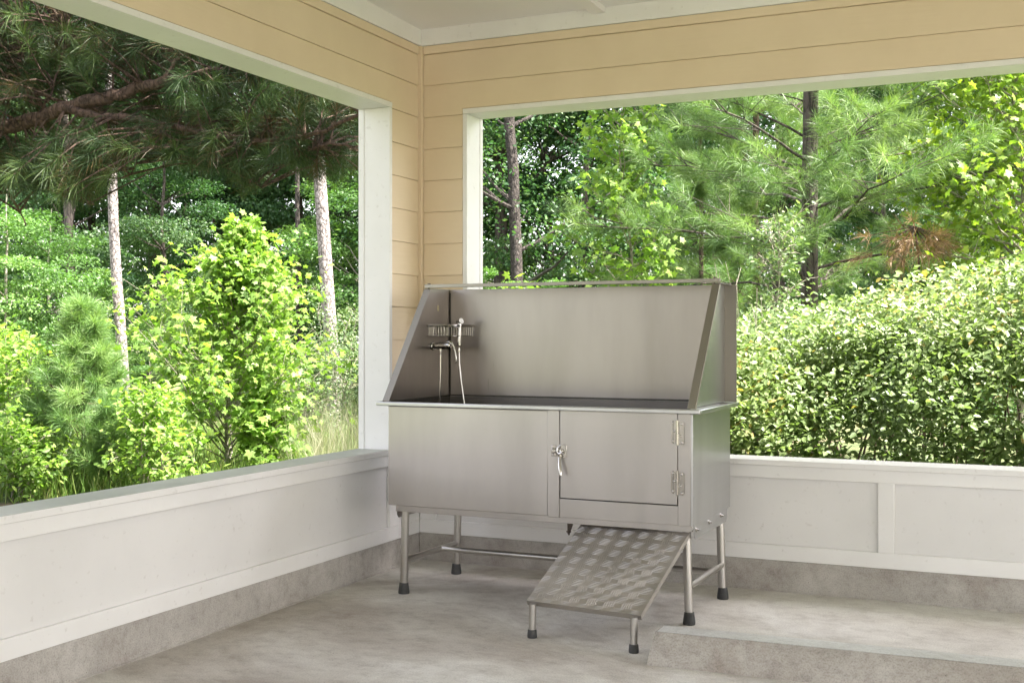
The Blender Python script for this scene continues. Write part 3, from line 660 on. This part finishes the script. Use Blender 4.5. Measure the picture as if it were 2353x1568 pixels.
# --- pine with whorled limbs
def pine(name, label, base, height, rmax, z0, nl, nm, bmat, trunk_r=(.1, .04), tilt=(0, 0), length=.17, per=70, width=.0022, seed=1, group=None, tw=6, rise=.15, prof=None, sag=.02, pts=None, tuft_twig=.16):
    rr = random.Random(seed); base = np.array(base, float); root = thing(name, label, 'pine tree', base, group)
    wood = MB()
    if pts is None: tr = wiggle(base, base + np.array([tilt[0], tilt[1], height]), 20, .04, rr)
    else:
        zz = np.linspace(base[2], base[2] + height, 21); pa = np.array(pts)
        tr = [np.array([np.interp(z, pa[:, 2], pa[:, 0]), np.interp(z, pa[:, 2], pa[:, 1]), z]) for z in zz]
    wood.tube(tr, taper(21, *trunk_r), 14); pos = []; dirs = []
    for i in range(nl):
        h = (i + rr.random()) / nl; z = z0 + (1 - z0) * h; ii = z * 19.99; a = int(ii); p = tr[a] + (tr[a + 1] - tr[a]) * (ii - a)
        az = (i // 4) * .7 + (i % 4) * 1.571 + rr.uniform(-.35, .35); ln = rmax * (prof(h) if prof else (1 - h * .85)) * rr.uniform(.7, 1.1)
        d = np.array([math.cos(az), math.sin(az), rise + h * .5 + rr.uniform(-.1, .15)]); d /= np.linalg.norm(d)
        br = wiggle(p, p + d * ln, 8, .10, rr, sag); r_ = max(.004, .0085 * ln * (1.0 - h * .5)); wood.tube(br, taper(9, r_, .003), 6)
        pos.append(br[-1]); dirs.append(d + np.array([0, 0, .3]))
        for k in range(tw):
            t = rr.uniform(.40, .98); q = np.array(br[int(t * 8)]); sd = 1 if k % 2 else -1
            d2 = d * rr.uniform(.5, 1) + sd * np.array([-d[1], d[0], 0]) * rr.uniform(.4, 1.1) + np.array([0, 0, rr.uniform(-.1, .5)]); d2 /= np.linalg.norm(d2)
            q2 = q + d2 * ln * rr.uniform(.12, .36); wood.tube([q, (q + q2) / 2, q2], [.004, .003, .002], 5)
            pos.append(q2); dirs.append(d2 + np.array([0, 0, .25]))
            if rr.random() < .5: pos.append((q * .4 + q2 * .6)); dirs.append(d2 + np.array([rr.gauss(0, .5), rr.gauss(0, .5), .3]))
    wood.build('trunk', bmat, root, base, fix=False)
    obj('crown', needles('crown', nm, np.array(pos), np.array(dirs), length, per, width, 1.0, tuft_twig, base, seed), root)
    return root

# ------------------------------------------------------------------ overhanging pine by the left wall
def over_pine():
    rr = random.Random(21); g_ = np.random.default_rng(5); bpt = on_ground(-420, 8.6); base = bpt
    root = thing('pine_tree', 'dark overhanging pine whose shaded brown branches fill the top left opening', 'pine tree', base)
    wood = MB()
    tr = wiggle(base, base + np.array([.15, .1, 9.5]), 18, .05, rr); wood.tube(tr, taper(19, .17, .05), 14)
    mains = [ # (column,row,distance) along each branch, radii
        ([(-400, 520, 8.4), (-200, 400, 8.0), (0, 300, 7.7), (90, 272, 7.6), (170, 240, 7.5), (250, 225, 7.4), (310, 203, 7.4), (370, 190, 7.3), (410, 178, 7.3)], .060, .030),
        ([(410, 178, 7.3), (455, 170, 7.2), (520, 158, 7.2), (560, 132, 7.1), (640, 118, 7.1)], .022, .008),
        ([(370, 192, 7.3), (400, 150, 7.3), (420, 110, 7.3), (440, 60, 7.4)], .018, .006),
        ([(150, 252, 7.5), (230, 268, 7.4), (310, 272, 7.4), (380, 288, 7.3), (450, 302, 7.2), (520, 312, 7.1), (620, 322, 7.0), (720, 310, 6.9), (860, 250, 6.8)], .030, .010),
        ([(310, 272, 7.4), (400, 320, 7.3), (470, 345, 7.3), (540, 395, 7.2), (600, 430, 7.2)], .012, .004),
        ([(620, 322, 7.0), (690, 350, 7.0), (760, 330, 6.9), (850, 340, 6.8)], .012, .005),
        ([(-400, 250, 8.7), (-100, 170, 8.4), (0, 150, 8.3), (80, 140, 8.2), (190, 110, 8.1), (300, 92, 8.0)], .050, .02),
        ([(-300, 330, 8.2), (0, 195, 8.0), (100, 218, 7.9), (200, 250, 7.9), (250, 275, 7.9)], .022, .006),
        ([(-300, 480, 8.6), (0, 390, 8.3), (90, 430, 8.2), (150, 450, 8.2), (215, 470, 8.1)], .014, .005),
        ([(-150, 470, 8.0), (20, 440, 7.8), (60, 520, 7.8)], .010, .004),
        ([(0, 300, 7.7), (20, 230, 7.6), (50, 160, 7.6), (60, 80, 7.6)], .008, .004),
        ([(80, 275, 7.6), (115, 220, 7.5), (140, 150, 7.5), (150, 60, 7.5)], .009, .004),
        ([(200, 240, 7.5), (290, 300, 7.7), (330, 340, 7.8), (300, 400, 7.8)], .010, .004),
        ([(-420, 60, 8.7), (-200, -100, 8.4), (50, -250, 8.1), (350, -380, 7.8), (600, -420, 7.5)], .06, .02),
        ([(-420, -300, 8.7), (-200, -500, 8.6), (0, -700, 8.6), (300, -800, 8.4)], .05, .02),
        ([(-420, 100, 8.7), (-300, -50, 9.4), (-100, -150, 10.2), (150, -200, 10.8)], .05, .02)]
    allp = []
    for pts, r0, r1 in mains:
        w = [at(*p) for p in pts]; den = []
        for a, b_ in zip(w[:-1], w[1:]):
            k = 5
            for i in range(k): den.append(a + (b_ - a) * i / k + np.array([rr.gauss(0, .005) for _ in range(3)]))
        den.append(w[-1]); wood.tube(den, taper(len(den), r0, r1), 10); allp += den
    # a thin dead twig or two with pale bark
    A = np.array(allp); pos, dirs, rn = [], [], []
    # lower limit of the dark crown, by picture column
    lu = [-500, 0, 60, 150, 215, 260, 330, 420, 480, 520, 560, 600, 640, 690, 740, 790, 840, 1100]
    lv = [520, 425, 430, 450, 455, 400, 345, 370, 390, 345, 430, 400, 345, 375, 400, 395, 400, 380]
    def ok(p): return p[0] < -.75 or p[2] > 3.75
    n_ = 0
    while n_ < 2500:
        u = rr.uniform(-450, 1050); vl = np.interp(u, lu, lv); v = vl - (rr.random() ** 1.15) * (vl + 260); d = rr.uniform(6.9, 9.6)
        if u > 600: d = rr.uniform(6.7, 8.3)
        else: d = min(d, 8.9)
        p = at(u, v, d)
        if not ok(p): continue
        bv = np.interp(u, [-400, 0, 170, 310, 410], [520, 300, 240, 203, 178])
        if u < 400 and abs(v - bv) < 62 and d < 7.9: continue
        n_ += 1; pos.append(p)
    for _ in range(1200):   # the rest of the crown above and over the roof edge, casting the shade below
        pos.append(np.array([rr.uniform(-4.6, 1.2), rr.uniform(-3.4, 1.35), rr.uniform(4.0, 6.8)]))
    pos = np.array(pos); 
    for i, p in enumerate(pos):
        dd = np.linalg.norm((A - p) * np.array([1, 1, 1.4]), axis=1); j = int(np.argmin(dd + g_.uniform(0, .35, len(A)))); q = A[j]
        L = np.linalg.norm(p - q); md = (p + q) / 2 + np.array([0, 0, .08 * L + rr.uniform(-.05, .05)]) + np.array([rr.gauss(0, .05) * L for _ in range(3)])
        if L < 1.0: wood.tube([q, q * .25 + md * .75 + (p - q) * .02, md * .6 + p * .4, p], [.0085, .0065, .005, .0032], 5)
        e = (p - md); e = e / max(np.linalg.norm(e), 1e-6); dirs.append(e + np.array([rr.gauss(0, .3), rr.gauss(0, .3), rr.uniform(-.45, .45)]))
    rn = g_.uniform(.12, 1, len(pos)); rn[g_.uniform(0, 1, len(pos)) < .07] = .02
    wood.build('trunk', BARK_R, root, base, fix=False)
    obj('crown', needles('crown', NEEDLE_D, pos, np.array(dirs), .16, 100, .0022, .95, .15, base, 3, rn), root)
    return root
over_pine()

# ------------------------------------------------------------------ tall pines with pale trunks beyond the left opening
def tall(name, label, pts, r, seed):
    base = pts[0].copy(); base[2] = GZ
    P_ = [base] + list(pts); dirv = (P_[-1] - P_[-2]) / (P_[-1][2] - P_[-2][2]); P_.append(P_[-1] + dirv * (14 - P_[-1][2]))
    return pine(name, label, base, 14, 2.6, .62, 22, NEEDLE_B, BARK_P, r, length=.22, per=40, width=.006, seed=seed, pts=P_)
tall('pine_tree', 'slender pale pine trunk behind the small round young pine at far left', [at(285, 850, 15.5), at(272, 700, 15.5), at(262, 560, 15.5), at(256, 340, 15.5)], (.078, .035), 31)
tall('pine_tree', 'thick pale pine trunk right of the big yellow green sapling', [at(768, 840, 15), at(758, 760, 15), at(745, 560, 15), at(734, 400, 15)], (.098, .045), 32)

# ------------------------------------------------------------------ saplings in the left opening
broad('sweetgum_tree', 'large bright yellow green sapling in the middle of the left opening', 'tree', on_ground(512, 11.2), 2.42,
      lambda h: min(1.35, 1.9 * max(0, .93 - h)) + .05, 100, GUM, .074, 14, tmpl=STAR, trunk_r=.022, lean=(.12, .18), seed=41, up=.3, rise=.85, jitter=.085, twigs=6, zlow=.05)
broad('sweetgum_tree', 'low broad yellow green bush just above the left sill beside the feathery pines', 'bush', on_ground(345, 9.9), .92,
      lambda h: .70 * (1 - h * .7), 40, GUM, .070, 13, seed=42, stems=4, trunk_r=.012, zlow=.05, jitter=.07)
broad('sweetgum_tree', 'low yellow green bush under the right side of the big sapling', 'bush', on_ground(628, 10.8), .95,
      lambda h: .55 * (1 - h * .7), 26, GUM, .10, 8, tmpl=STAR, seed=43, stems=3, trunk_r=.012, zlow=.05)
broad('leafy_bush', 'bright yellow green bush at the left edge of the photo above the sill', 'bush', on_ground(20, 10.6), 1.45,
      lambda h: .85 * (1 - h * .55), 64, GUM, .070, 14, seed=44, stems=4, trunk_r=.014, zlow=.05, jitter=.08)
pine('pine_tree', 'round feathery young pine left of the yellow green sapling', on_ground(190, 10.2), 1.62, .60, .12, 46, NEEDLE_L, BARK_R, (.022, .006), length=.15, per=75, width=.0028, seed=51, rise=.45,
     prof=lambda h: (1 - h) ** .8 + .12 if h > .2 else .55 + h * 2.2, tw=5, tuft_twig=.12)
pine('pine_tree', 'low feathery pine seedling at the left sill corner', on_ground(75, 10.3), .78, .55, .1, 18, NEEDLE_L, BARK_R, (.014, .004), length=.15, per=70, width=.0025, seed=52, rise=.5, tw=4)
pine('pine_tree', 'small feathery pine seedling at the sill under the round young pine', on_ground(250, 10.0), .66, .46, .1, 16, NEEDLE_L, BARK_R, (.012, .004), length=.14, per=70, width=.0025, seed=53, rise=.5, tw=4)
pine('pine_tree', 'spindly small pine between the round young pine and the sapling', on_ground(395, 13.5), 1.75, .35, .2, 20, NEEDLE_B, BARK_R, (.016, .004), length=.13, per=45, width=.003, seed=54, rise=.5, tw=3)
broad('leafy_bush', 'airy grey green shrub between the sapling and the thick pale trunk', 'bush', on_ground(735, 14.0), 1.85,
      lambda h: .70 * (1 - h * .6), 80, GREYLEAF, .040, 22, seed=61, stems=6, trunk_r=.014, tmpl=OVAL2, jitter=.075, zlow=.1, rise=1.2)
broad('leafy_bush', 'airy grey green shrub at the right post of the left opening', 'bush', on_ground(835, 13.0), 1.45,
      lambda h: .60 * (1 - h * .6), 70, GREYLEAF, .040, 22, seed=62, stems=6, trunk_r=.014, tmpl=OVAL2, jitter=.075, zlow=.1, rise=1.2)
broad('leafy_bush', 'low bright bush at the bottom left corner of the left opening', 'bush', on_ground(40, 9.7), .62,
      lambda h: .62 * (1 - h * .6), 44, GUM, .065, 12, seed=45, stems=4, trunk_r=.010, zlow=.05, jitter=.07)
# dry grass and weeds
def blades(name, mat, label, cat, area, n, hmin, hmax, width, seed):
    g_ = np.random.default_rng(seed); P0 = np.array([area() for _ in range(n)])
    h = g_.uniform(hmin, hmax, n)[:, None]; ln = g_.normal(0, .28, (n, 3)); ln[:, 2] = 1; d = unit(ln)
    sd = unit(np.cross(d, g_.normal(size=(n, 3)))) * width / 2
    m1 = P0 + d * h * .55; tip = P0 + d * h + g_.normal(0, .12, (n, 3)) * h
    V = np.stack([P0 - sd, P0 + sd, m1 + sd * .8, m1 - sd * .8, tip], 1).reshape(-1, 3)
    F_ = (np.arange(n)[:, None] * 5 + np.array([0, 1, 2, 3, 3, 2, 4])[None, :]).ravel()
    me = mesh_np(name, V, F_, np.tile(np.array([4, 3], np.int32), n), np.repeat(g_.uniform(0, 1, n), 2), mat)
    return tag(obj(name, me), label, cat, kind='stuff')
rr0 = random.Random(3)
blades('dry_grass', STRAW, 'tall dry straw coloured grass and weeds by the right post of the left opening', 'grass', lambda: on_ground(rr0.uniform(690, 900), rr0.uniform(9.6, 12.6)), 2400, .30, .90, .0032, 8)
blades('grass', GRASS, 'green grass and weeds covering the ground beyond the half walls', 'grass', lambda: on_ground(rr0.uniform(-100, 1640), rr0.uniform(9.5, 17)), 34000, .10, .34, .008, 9)

# ------------------------------------------------------------------ forest crowns (shared shapes)
def crown_mesh(name, mat, R_, H_, z0, nclump, nleaf, lsize, seed, rb=0.0, flat=.35, cl=(.5, 1.1)):
    g_ = np.random.default_rng(seed); c_ = []
    while len(c_) < nclump:
        p = g_.uniform(-1, 1, 3)
        if .25 < (p ** 2).sum() < 1: c_.append(p)
    c_ = np.array(c_); tz = (c_[:, 2] + 1) / 2; c_[:, :2] *= (R_ * (1.05 - .45 * tz))[:, None]; c_[:, 2] = z0 + tz * (H_ - z0)
    k = g_.integers(0, nclump, nleaf); rad = g_.uniform(cl[0], cl[1], nclump)[k]
    q = unit(g_.normal(size=(nleaf, 3))) * (g_.uniform(.15, 1, nleaf) ** .5)[:, None]; q[:, 2] *= flat
    pos = c_[k] + q * rad[:, None]; ctr = np.array([0, 0, (z0 + H_) / 2])
    rn = np.clip(g_.uniform(0, 1, nclump)[k] * .6 + g_.uniform(0, .4, nleaf) + rb, 0, 1)
    return leaves(name, mat, pos, lsize, OVAL2, .55, .2, seed=seed, outward=unit(pos - ctr), ow=.5, rnd=rn), c_
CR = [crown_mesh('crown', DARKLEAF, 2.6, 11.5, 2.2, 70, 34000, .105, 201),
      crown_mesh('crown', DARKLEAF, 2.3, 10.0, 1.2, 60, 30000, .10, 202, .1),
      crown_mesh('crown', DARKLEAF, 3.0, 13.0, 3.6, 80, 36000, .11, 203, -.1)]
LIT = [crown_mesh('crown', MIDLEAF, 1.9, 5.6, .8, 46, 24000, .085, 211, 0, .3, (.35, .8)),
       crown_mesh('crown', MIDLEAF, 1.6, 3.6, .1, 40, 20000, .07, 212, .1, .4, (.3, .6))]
def woody(cl_, H_, r0, seed, bmat):
    rr = random.Random(seed); m = MB(); tr = wiggle((0, 0, 0), (rr.uniform(-.3, .3), rr.uniform(-.3, .3), H_), 14, .06, rr); m.tube(tr, taper(15, r0, r0 * .2), 10)
    for c_ in cl_[::2]:
        zz = max(.6, c_[2] - .5 * math.hypot(c_[0], c_[1])); i = min(14, int(zz / H_ * 14)); m.tube(wiggle(tr[i], c_, 5, .08, rr), taper(6, r0 * .3, r0 * .06), 5)
    o = m.build('trunk', bmat, None, fix=False); me = o.data; bpy.data.objects.remove(o); return me
CRW = [woody(CR[i][1], (11, 9.5, 12.5)[i], (.14, .11, .17)[i], 300 + i, BARK_D) for i in range(3)]
LITW = [woody(LIT[i][1], (5.4, 3.3)[i], (.06, .03)[i], 310 + i, BARK_G) for i in range(2)]
def forest(name, label, cat, u, d, crown, wood, s=1.0, rot=0.0, group=None, sz=None):
    p = on_ground(u, d); root = thing(name, label, cat, p, group); root.rotation_euler = (0, 0, rot); root.scale = (s, s, sz or s)
    obj('trunk', wood, root); obj('crown', crown, root); return root
rf = random.Random(17)
GB = 'tall trees of the dark wood behind the saplings, and trees added unseen behind the camera'
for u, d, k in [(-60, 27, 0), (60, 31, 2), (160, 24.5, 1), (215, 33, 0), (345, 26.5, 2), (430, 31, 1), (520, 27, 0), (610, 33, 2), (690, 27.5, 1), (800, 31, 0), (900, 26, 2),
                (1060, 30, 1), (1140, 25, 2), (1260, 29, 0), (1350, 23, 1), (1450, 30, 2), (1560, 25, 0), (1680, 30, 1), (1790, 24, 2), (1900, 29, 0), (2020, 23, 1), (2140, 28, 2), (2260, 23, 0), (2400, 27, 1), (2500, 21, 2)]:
    forest('forest_tree', 'tall dark leaved tree added unseen behind the camera to mirror in the steel', 'tree', u, d, CR[k][0], CRW[k], rf.uniform(.9, 1.12), rf.uniform(0, 6.28), GB)
for x_, y_, k in ((-9, -20, 0), (-4, -23, 2), (.5, -19, 1), (4.5, -24, 0), (9, -20, 2), (14, -23, 1), (19, -17, 0)):  # unseen trees added behind the camera for the tub's reflections
    o = thing('forest_tree', 'tall dark leaved tree added unseen behind the camera to mirror in the steel', 'tree', (x_, y_, GZ), GB); obj('trunk', CRW[k], o); obj('crown', CR[k][0], o)
# nearer sunlit trees and shrubs with a look of their own
forest('leafy_tree', 'sunlit mid green tree at the left edge behind the yellow green bush', 'tree', 10, 15.5, LIT[0][0], LITW[0], .62, 1.0)
forest('leafy_tree', 'sunlit rounded green tree standing left of the slender pale trunk', 'tree', 100, 20, LIT[0][0], LITW[0], .66, 2.2)
forest('maple_tree', 'pale leaved maple with flat sunlit sprays between the two pale pine trunks', 'tree', 375, 22, CR[1][0], CRW[1], .62, 4.0)
forest('leafy_tree', 'sunlit green tree beside the right post of the left opening', 'tree', 850, 20, LIT[0][0], LITW[0], .85, 5.2)
GU = 'sunlit shrubs at the foot of the wood'
for u, d, s in [(345, 19, .46), (120, 18.5, .45), (460, 20, .46), (600, 19.5, .5), (700, 20, .5), (1150, 16, .55), (1130, 19, .7), (1290, 17, .62), (1420, 15.5, .6), (1560, 14.5, .55), (1600, 18, .7)]:
    forest('leafy_bush', 'sunlit green shrub at the foot of the wood, one of a ragged row', 'bush', u, d, LIT[1][0], LITW[1], s, rf.uniform(0, 6), GU)
# bare dark trunks that stand in front of the wood
BARK_K = bark('blackish_bark', (0.016, 0.013, 0.011), (0.075, 0.06, 0.052), (12, 12, 6), 1.5)
def bare(label, u0, v0, u1, v1, d, r, seed, bm=BARK_D, nl=16, lo=7):
    rr = random.Random(seed); b0 = at(u0, v0, d); t0 = at(u1, v1, d); k = (t0 - b0) / (t0[2] - b0[2]); base = b0 + k * (GZ - b0[2]); top = b0 + k * (11 - b0[2])
    root = thing('forest_tree', label, 'tree', base); m = MB(); tr = wiggle(base, top, 16, .03, rr); m.tube(tr, taper(17, r, r * .5), 12)
    pos = []
    for i in range(nl):
        a = rr.randint(lo, 16); e = tr[a] + np.array([rr.uniform(-1.6, 1.6), rr.uniform(-1.6, 1.6), rr.uniform(.1, 1.4)]); m.tube(wiggle(tr[a], e, 5, .1, rr), taper(6, r * .35, .01), 6)
        for _ in range(420): pos.append(e + np.array([rr.gauss(0, .55), rr.gauss(0, .55), rr.gauss(0, .28)]))
    m.build('trunk', bm, root, base, fix=False); obj('crown', leaves('crown', DARKLEAF, np.array(pos), .09, OVAL2, .5, origin=base, seed=seed), root)
bare('dark straight trunk in the wood between the two pale pine trunks', 355, 800, 356, 520, 27, .11, 71, BARK_K)
bare('thick grey brown trunk in the wood left of the slender pale trunk', 175, 800, 160, 470, 21, .10, 72, BARK_D)
bare('thin dark trunk close left of the thick pale pine trunk', 690, 800, 684, 500, 19.5, .05, 73, BARK_K)
bare('dark forked trunk at the left end of the right opening', 1186, 700, 1172, 290, 19.5, .12, 74, BARK_K, 30, 3)
# far wood: one mass of leaves
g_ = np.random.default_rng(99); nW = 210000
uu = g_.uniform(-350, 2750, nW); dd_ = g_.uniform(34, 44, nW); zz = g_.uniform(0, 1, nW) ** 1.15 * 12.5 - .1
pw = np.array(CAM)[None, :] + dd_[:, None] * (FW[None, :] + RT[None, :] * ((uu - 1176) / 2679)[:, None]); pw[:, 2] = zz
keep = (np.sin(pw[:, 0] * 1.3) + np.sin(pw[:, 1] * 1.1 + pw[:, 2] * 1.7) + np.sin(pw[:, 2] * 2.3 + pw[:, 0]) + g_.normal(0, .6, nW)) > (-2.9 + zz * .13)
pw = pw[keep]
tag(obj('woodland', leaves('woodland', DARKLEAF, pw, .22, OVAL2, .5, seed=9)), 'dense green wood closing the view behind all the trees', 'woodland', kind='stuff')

# ------------------------------------------------------------------ right opening
broad('sweetgum_tree', 'slim open yellow green sapling rising behind the left half of the steel tub', 'tree', on_ground(1452, 10.3), 3.55,
      lambda h: .86 * (1 - h * .62), 70, GUM, .075, 9, tmpl=STAR, trunk_r=.026, lean=(-.10, -.05), seed=81, up=.3, rise=.5, twigs=4, zlow=.20, jitter=.07)
broad('leafy_bush', 'small bright sapling with few leaves left of the slim one behind the tub', 'bush', on_ground(1210, 10.0), 1.75,
      lambda h: .55 * (1 - h * .6), 20, GUM, .09, 4, tmpl=STAR, trunk_r=.014, seed=82, up=.3, rise=.6, twigs=3, zlow=.25)
broad('leafy_bush', 'light green shrub low behind the left part of the tub rim', 'bush', on_ground(1330, 11.6), 1.60,
      lambda h: .95 * (1 - h * .6), 70, MIDLEAF, .05, 18, tmpl=OVAL2, trunk_r=.014, seed=83, stems=5, jitter=.08, rise=.8)
pine('pine_tree', 'tall pine with dark trunk and long green needles in the right opening', on_ground(1858, 10.6), 6.4, 2.3, .25, 62, NEEDLE_B, BARK_D, (.088, .055), length=.165, per=95, width=.0024, seed=91, rise=.10,
     prof=lambda h: .85 + .3 * math.sin(h * 9) - h * .5, tw=17, sag=-.02, pts=[on_ground(1858, 10.6), at(1860, 420, 10.6), at(1864, 100, 10.6), at(1868, -500, 10.6)])
pine('pine_tree', 'smaller pine with reddish trunk left of the dark trunked pine', on_ground(1738, 13.2), 5.6, 1.75, .25, 52, NEEDLE_B, BARK_R, (.06, .025), length=.165, per=90, width=.0028, seed=92, rise=.2, tw=10)
pine('pine_tree', 'feathery pine filling the gap right of the slim sapling', on_ground(1610, 13.2), 4.6, 1.1, .15, 40, NEEDLE_B, BARK_R, (.04, .015), length=.16, per=85, width=.0028, seed=93, rise=.3, tw=8)
pine('pine_tree', 'pine with long sunlit needles at the upper right of the right opening', on_ground(2270, 12.4), 5.6, 1.8, .3, 38, NEEDLE_B, BARK_R, (.07, .03), length=.17, per=90, width=.0026, seed=94, rise=.15, tw=10)
broad('sweetgum_tree', 'yellow leaved tree at the right edge of the right opening behind the pine needles', 'tree', on_ground(2340, 9.6), 4.3,
      lambda h: 1.55 * (1 - h * .5), 90, GUM2, .070, 16, tmpl=STAR, trunk_r=.05, seed=95, up=.3, rise=.35, twigs=6, zlow=.35, jitter=.12)
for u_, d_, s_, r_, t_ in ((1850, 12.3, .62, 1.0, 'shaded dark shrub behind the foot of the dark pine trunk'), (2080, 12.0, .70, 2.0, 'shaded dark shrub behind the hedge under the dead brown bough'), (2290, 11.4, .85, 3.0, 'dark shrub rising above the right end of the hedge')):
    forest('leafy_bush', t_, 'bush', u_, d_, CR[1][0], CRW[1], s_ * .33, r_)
broad('leafy_tree', 'slender small leaved shrub on a thin pale stem in front of the dark pine trunk', 'bush', on_ground(1786, 7.9), 2.15,
      lambda h: .38 * (1 - h * .4), 30, GREYLEAF, .040, 10, trunk_r=.013, seed=96, zlow=.48, rise=.8, jitter=.05, twigs=4, bmat=BARK_G)
# dead brown pine bough hanging at the right
def dead_bough():
    rr = random.Random(4); base = on_ground(2125, 9.6); root = thing('dead_pine', 'dead pine bough with rusty brown needles above the hedge', 'pine tree', base); m = MB()
    tip = at(2100, 520, 9.5); m.tube(wiggle(base, tip, 10, .05, rr), taper(11, .02, .008), 6); pos, dr = [], []
    for _ in range(34):
        p = at(rr.gauss(2110, 60), rr.gauss(560, 22), rr.uniform(9.0, 9.6)); m.tube([tip, (tip + p) / 2, p], [.006, .004, .002], 4); pos.append(p); e = p - tip; e[2] += .08; dr.append(e)
    m.build('trunk', BARK_R, root, base, fix=False); obj('crown', needles('crown', NEEDLE_DEAD, np.array(pos), np.array(dr), .17, 38, .0030, .8, .08, base, 6), root)
dead_bough()
def bare_twigs():
    rr = random.Random(14); base = on_ground(1700, 7.4); root = thing('bare_shrub', 'leafless pale twigs sticking up behind the right end of the tub', 'bush', base); m = MB()
    for u, v in ((1640, 598), (1668, 608), (1655, 625), (1690, 640), (1750, 680), (1740, 655)):
        e = at(u, v, 7.2 + rr.uniform(-.2, .3)); w_ = wiggle(base, e, 8, .09, rr); m.tube(w_, taper(9, .008, .0016), 5)
        for _ in range(3):
            q = w_[rr.randint(4, 7)]; m.tube([q, q + np.array([rr.gauss(0, .08), rr.gauss(0, .08), rr.uniform(.05, .2)])], [.003, .001], 4)
    m.build('branches', BARK_G, root, base, fix=False)
bare_twigs()

# hedge of glossy evergreen: leaves on a bumpy surface plus filling
def hedge():
    g_ = np.random.default_rng(77); base = np.array([4.2, 2.2, GZ])
    root = thing('hedge', 'wide sunlit hedge of small glossy leaves behind the right half wall', 'hedge', base)
    def top(x, y):   # height of the hedge surface above the ground
        s = 1.16 + .145 * x + .07 * np.sin(x * 1.9 + 1) + .05 * np.sin(x * 4.1 + y * 3.0) + .05 * np.sin(y * 6.1 + x * 2.2) + .03 * np.clip(y - 1.2, 0, 5)
        return s
    n = 195000; x = g_.uniform(1.15, 8.0, n); y = .50 + 4.2 * g_.uniform(0, 1, n) ** 1.4
    # front face bulges: near y = .5 only lower parts
    tp = top(x, y); front = np.clip((y - .48 - .12 * np.sin(x * 5.3) * np.sin(x * 2.1)) / .75, .0, 1) ** .5
    tp = GZ + .25 + (tp - .13) * (.30 + .70 * front)
    depth = g_.exponential(.10, n); z = tp - depth
    fr = g_.uniform(0, 1, n) < .50    # a share of leaves on the face towards the shelter
    yy = .50 + .75 * ((np.clip((g_.uniform(GZ, 1.25, n)), GZ, 9) - GZ - .25) / 1.2).clip(0, 1) ** 2
    zf = g_.uniform(GZ + .05, 1.3, n); yy = .48 + .55 * ((zf - GZ) / 1.4).clip(0, 1) ** 2.2 + .14 * np.sin(x * 5.3) * np.sin(x * 2.1 + zf * 2) + .10 * np.sin(zf * 7 + x * 3) + g_.exponential(.09, n)
    pos = np.stack([x, np.where(fr, yy, y), np.where(fr, zf, z)], 1)
    # sprigs: pull leaves together into small shoots
    k = g_.integers(0, 14000, n); shoot = pos[k]; m_ = g_.uniform(0, 1, n) < .55
    pos = np.where(m_[:, None], shoot + g_.normal(0, .045, (n, 3)), pos)
    hole = np.sin(pos[:, 0] * 6.3 + pos[:, 2] * 5) + np.sin(pos[:, 2] * 8.1 - pos[:, 0] * 3) + g_.normal(0, .5, n)
    tone = g_.normal(0, .20, 14000)[k] + g_.normal(0, .16, n); ke = (hole > -1.6) & (pos[:, 1] > .30); pos = pos[ke]; tone = tone[ke]
    out = np.zeros_like(pos); out[:, 1] = -1; out[:, 2] = .6
    patch = .5 + .25 * np.sin(pos[:, 0] * 3.1) * np.sin(pos[:, 2] * 4.3 + 1) + tone
    obj('foliage', leaves('foliage', HEDGE, pos, .045, OVAL, .35, .0, origin=base, seed=4, outward=unit(out), ow=.7, rnd=np.clip(patch, 0, 1)), root)
    rr = random.Random(2); m = MB()
    for i in range(170):
        b0 = np.array([rr.uniform(1.2, 7.6), rr.uniform(1.3, 3.6), GZ]); e = np.array([b0[0] + rr.uniform(-.5, .5), b0[1] + rr.uniform(-.35, .3), 0]); e[2] = GZ + float(top(e[0], e[1])) * (.9 if e[1] > 1.2 else .7)
        m.tube(wiggle(b0, e, 6, .1, rr), taper(7, .014, .003), 5)
    m.build('stems', BARK_R, root, base, fix=False)
hedge()
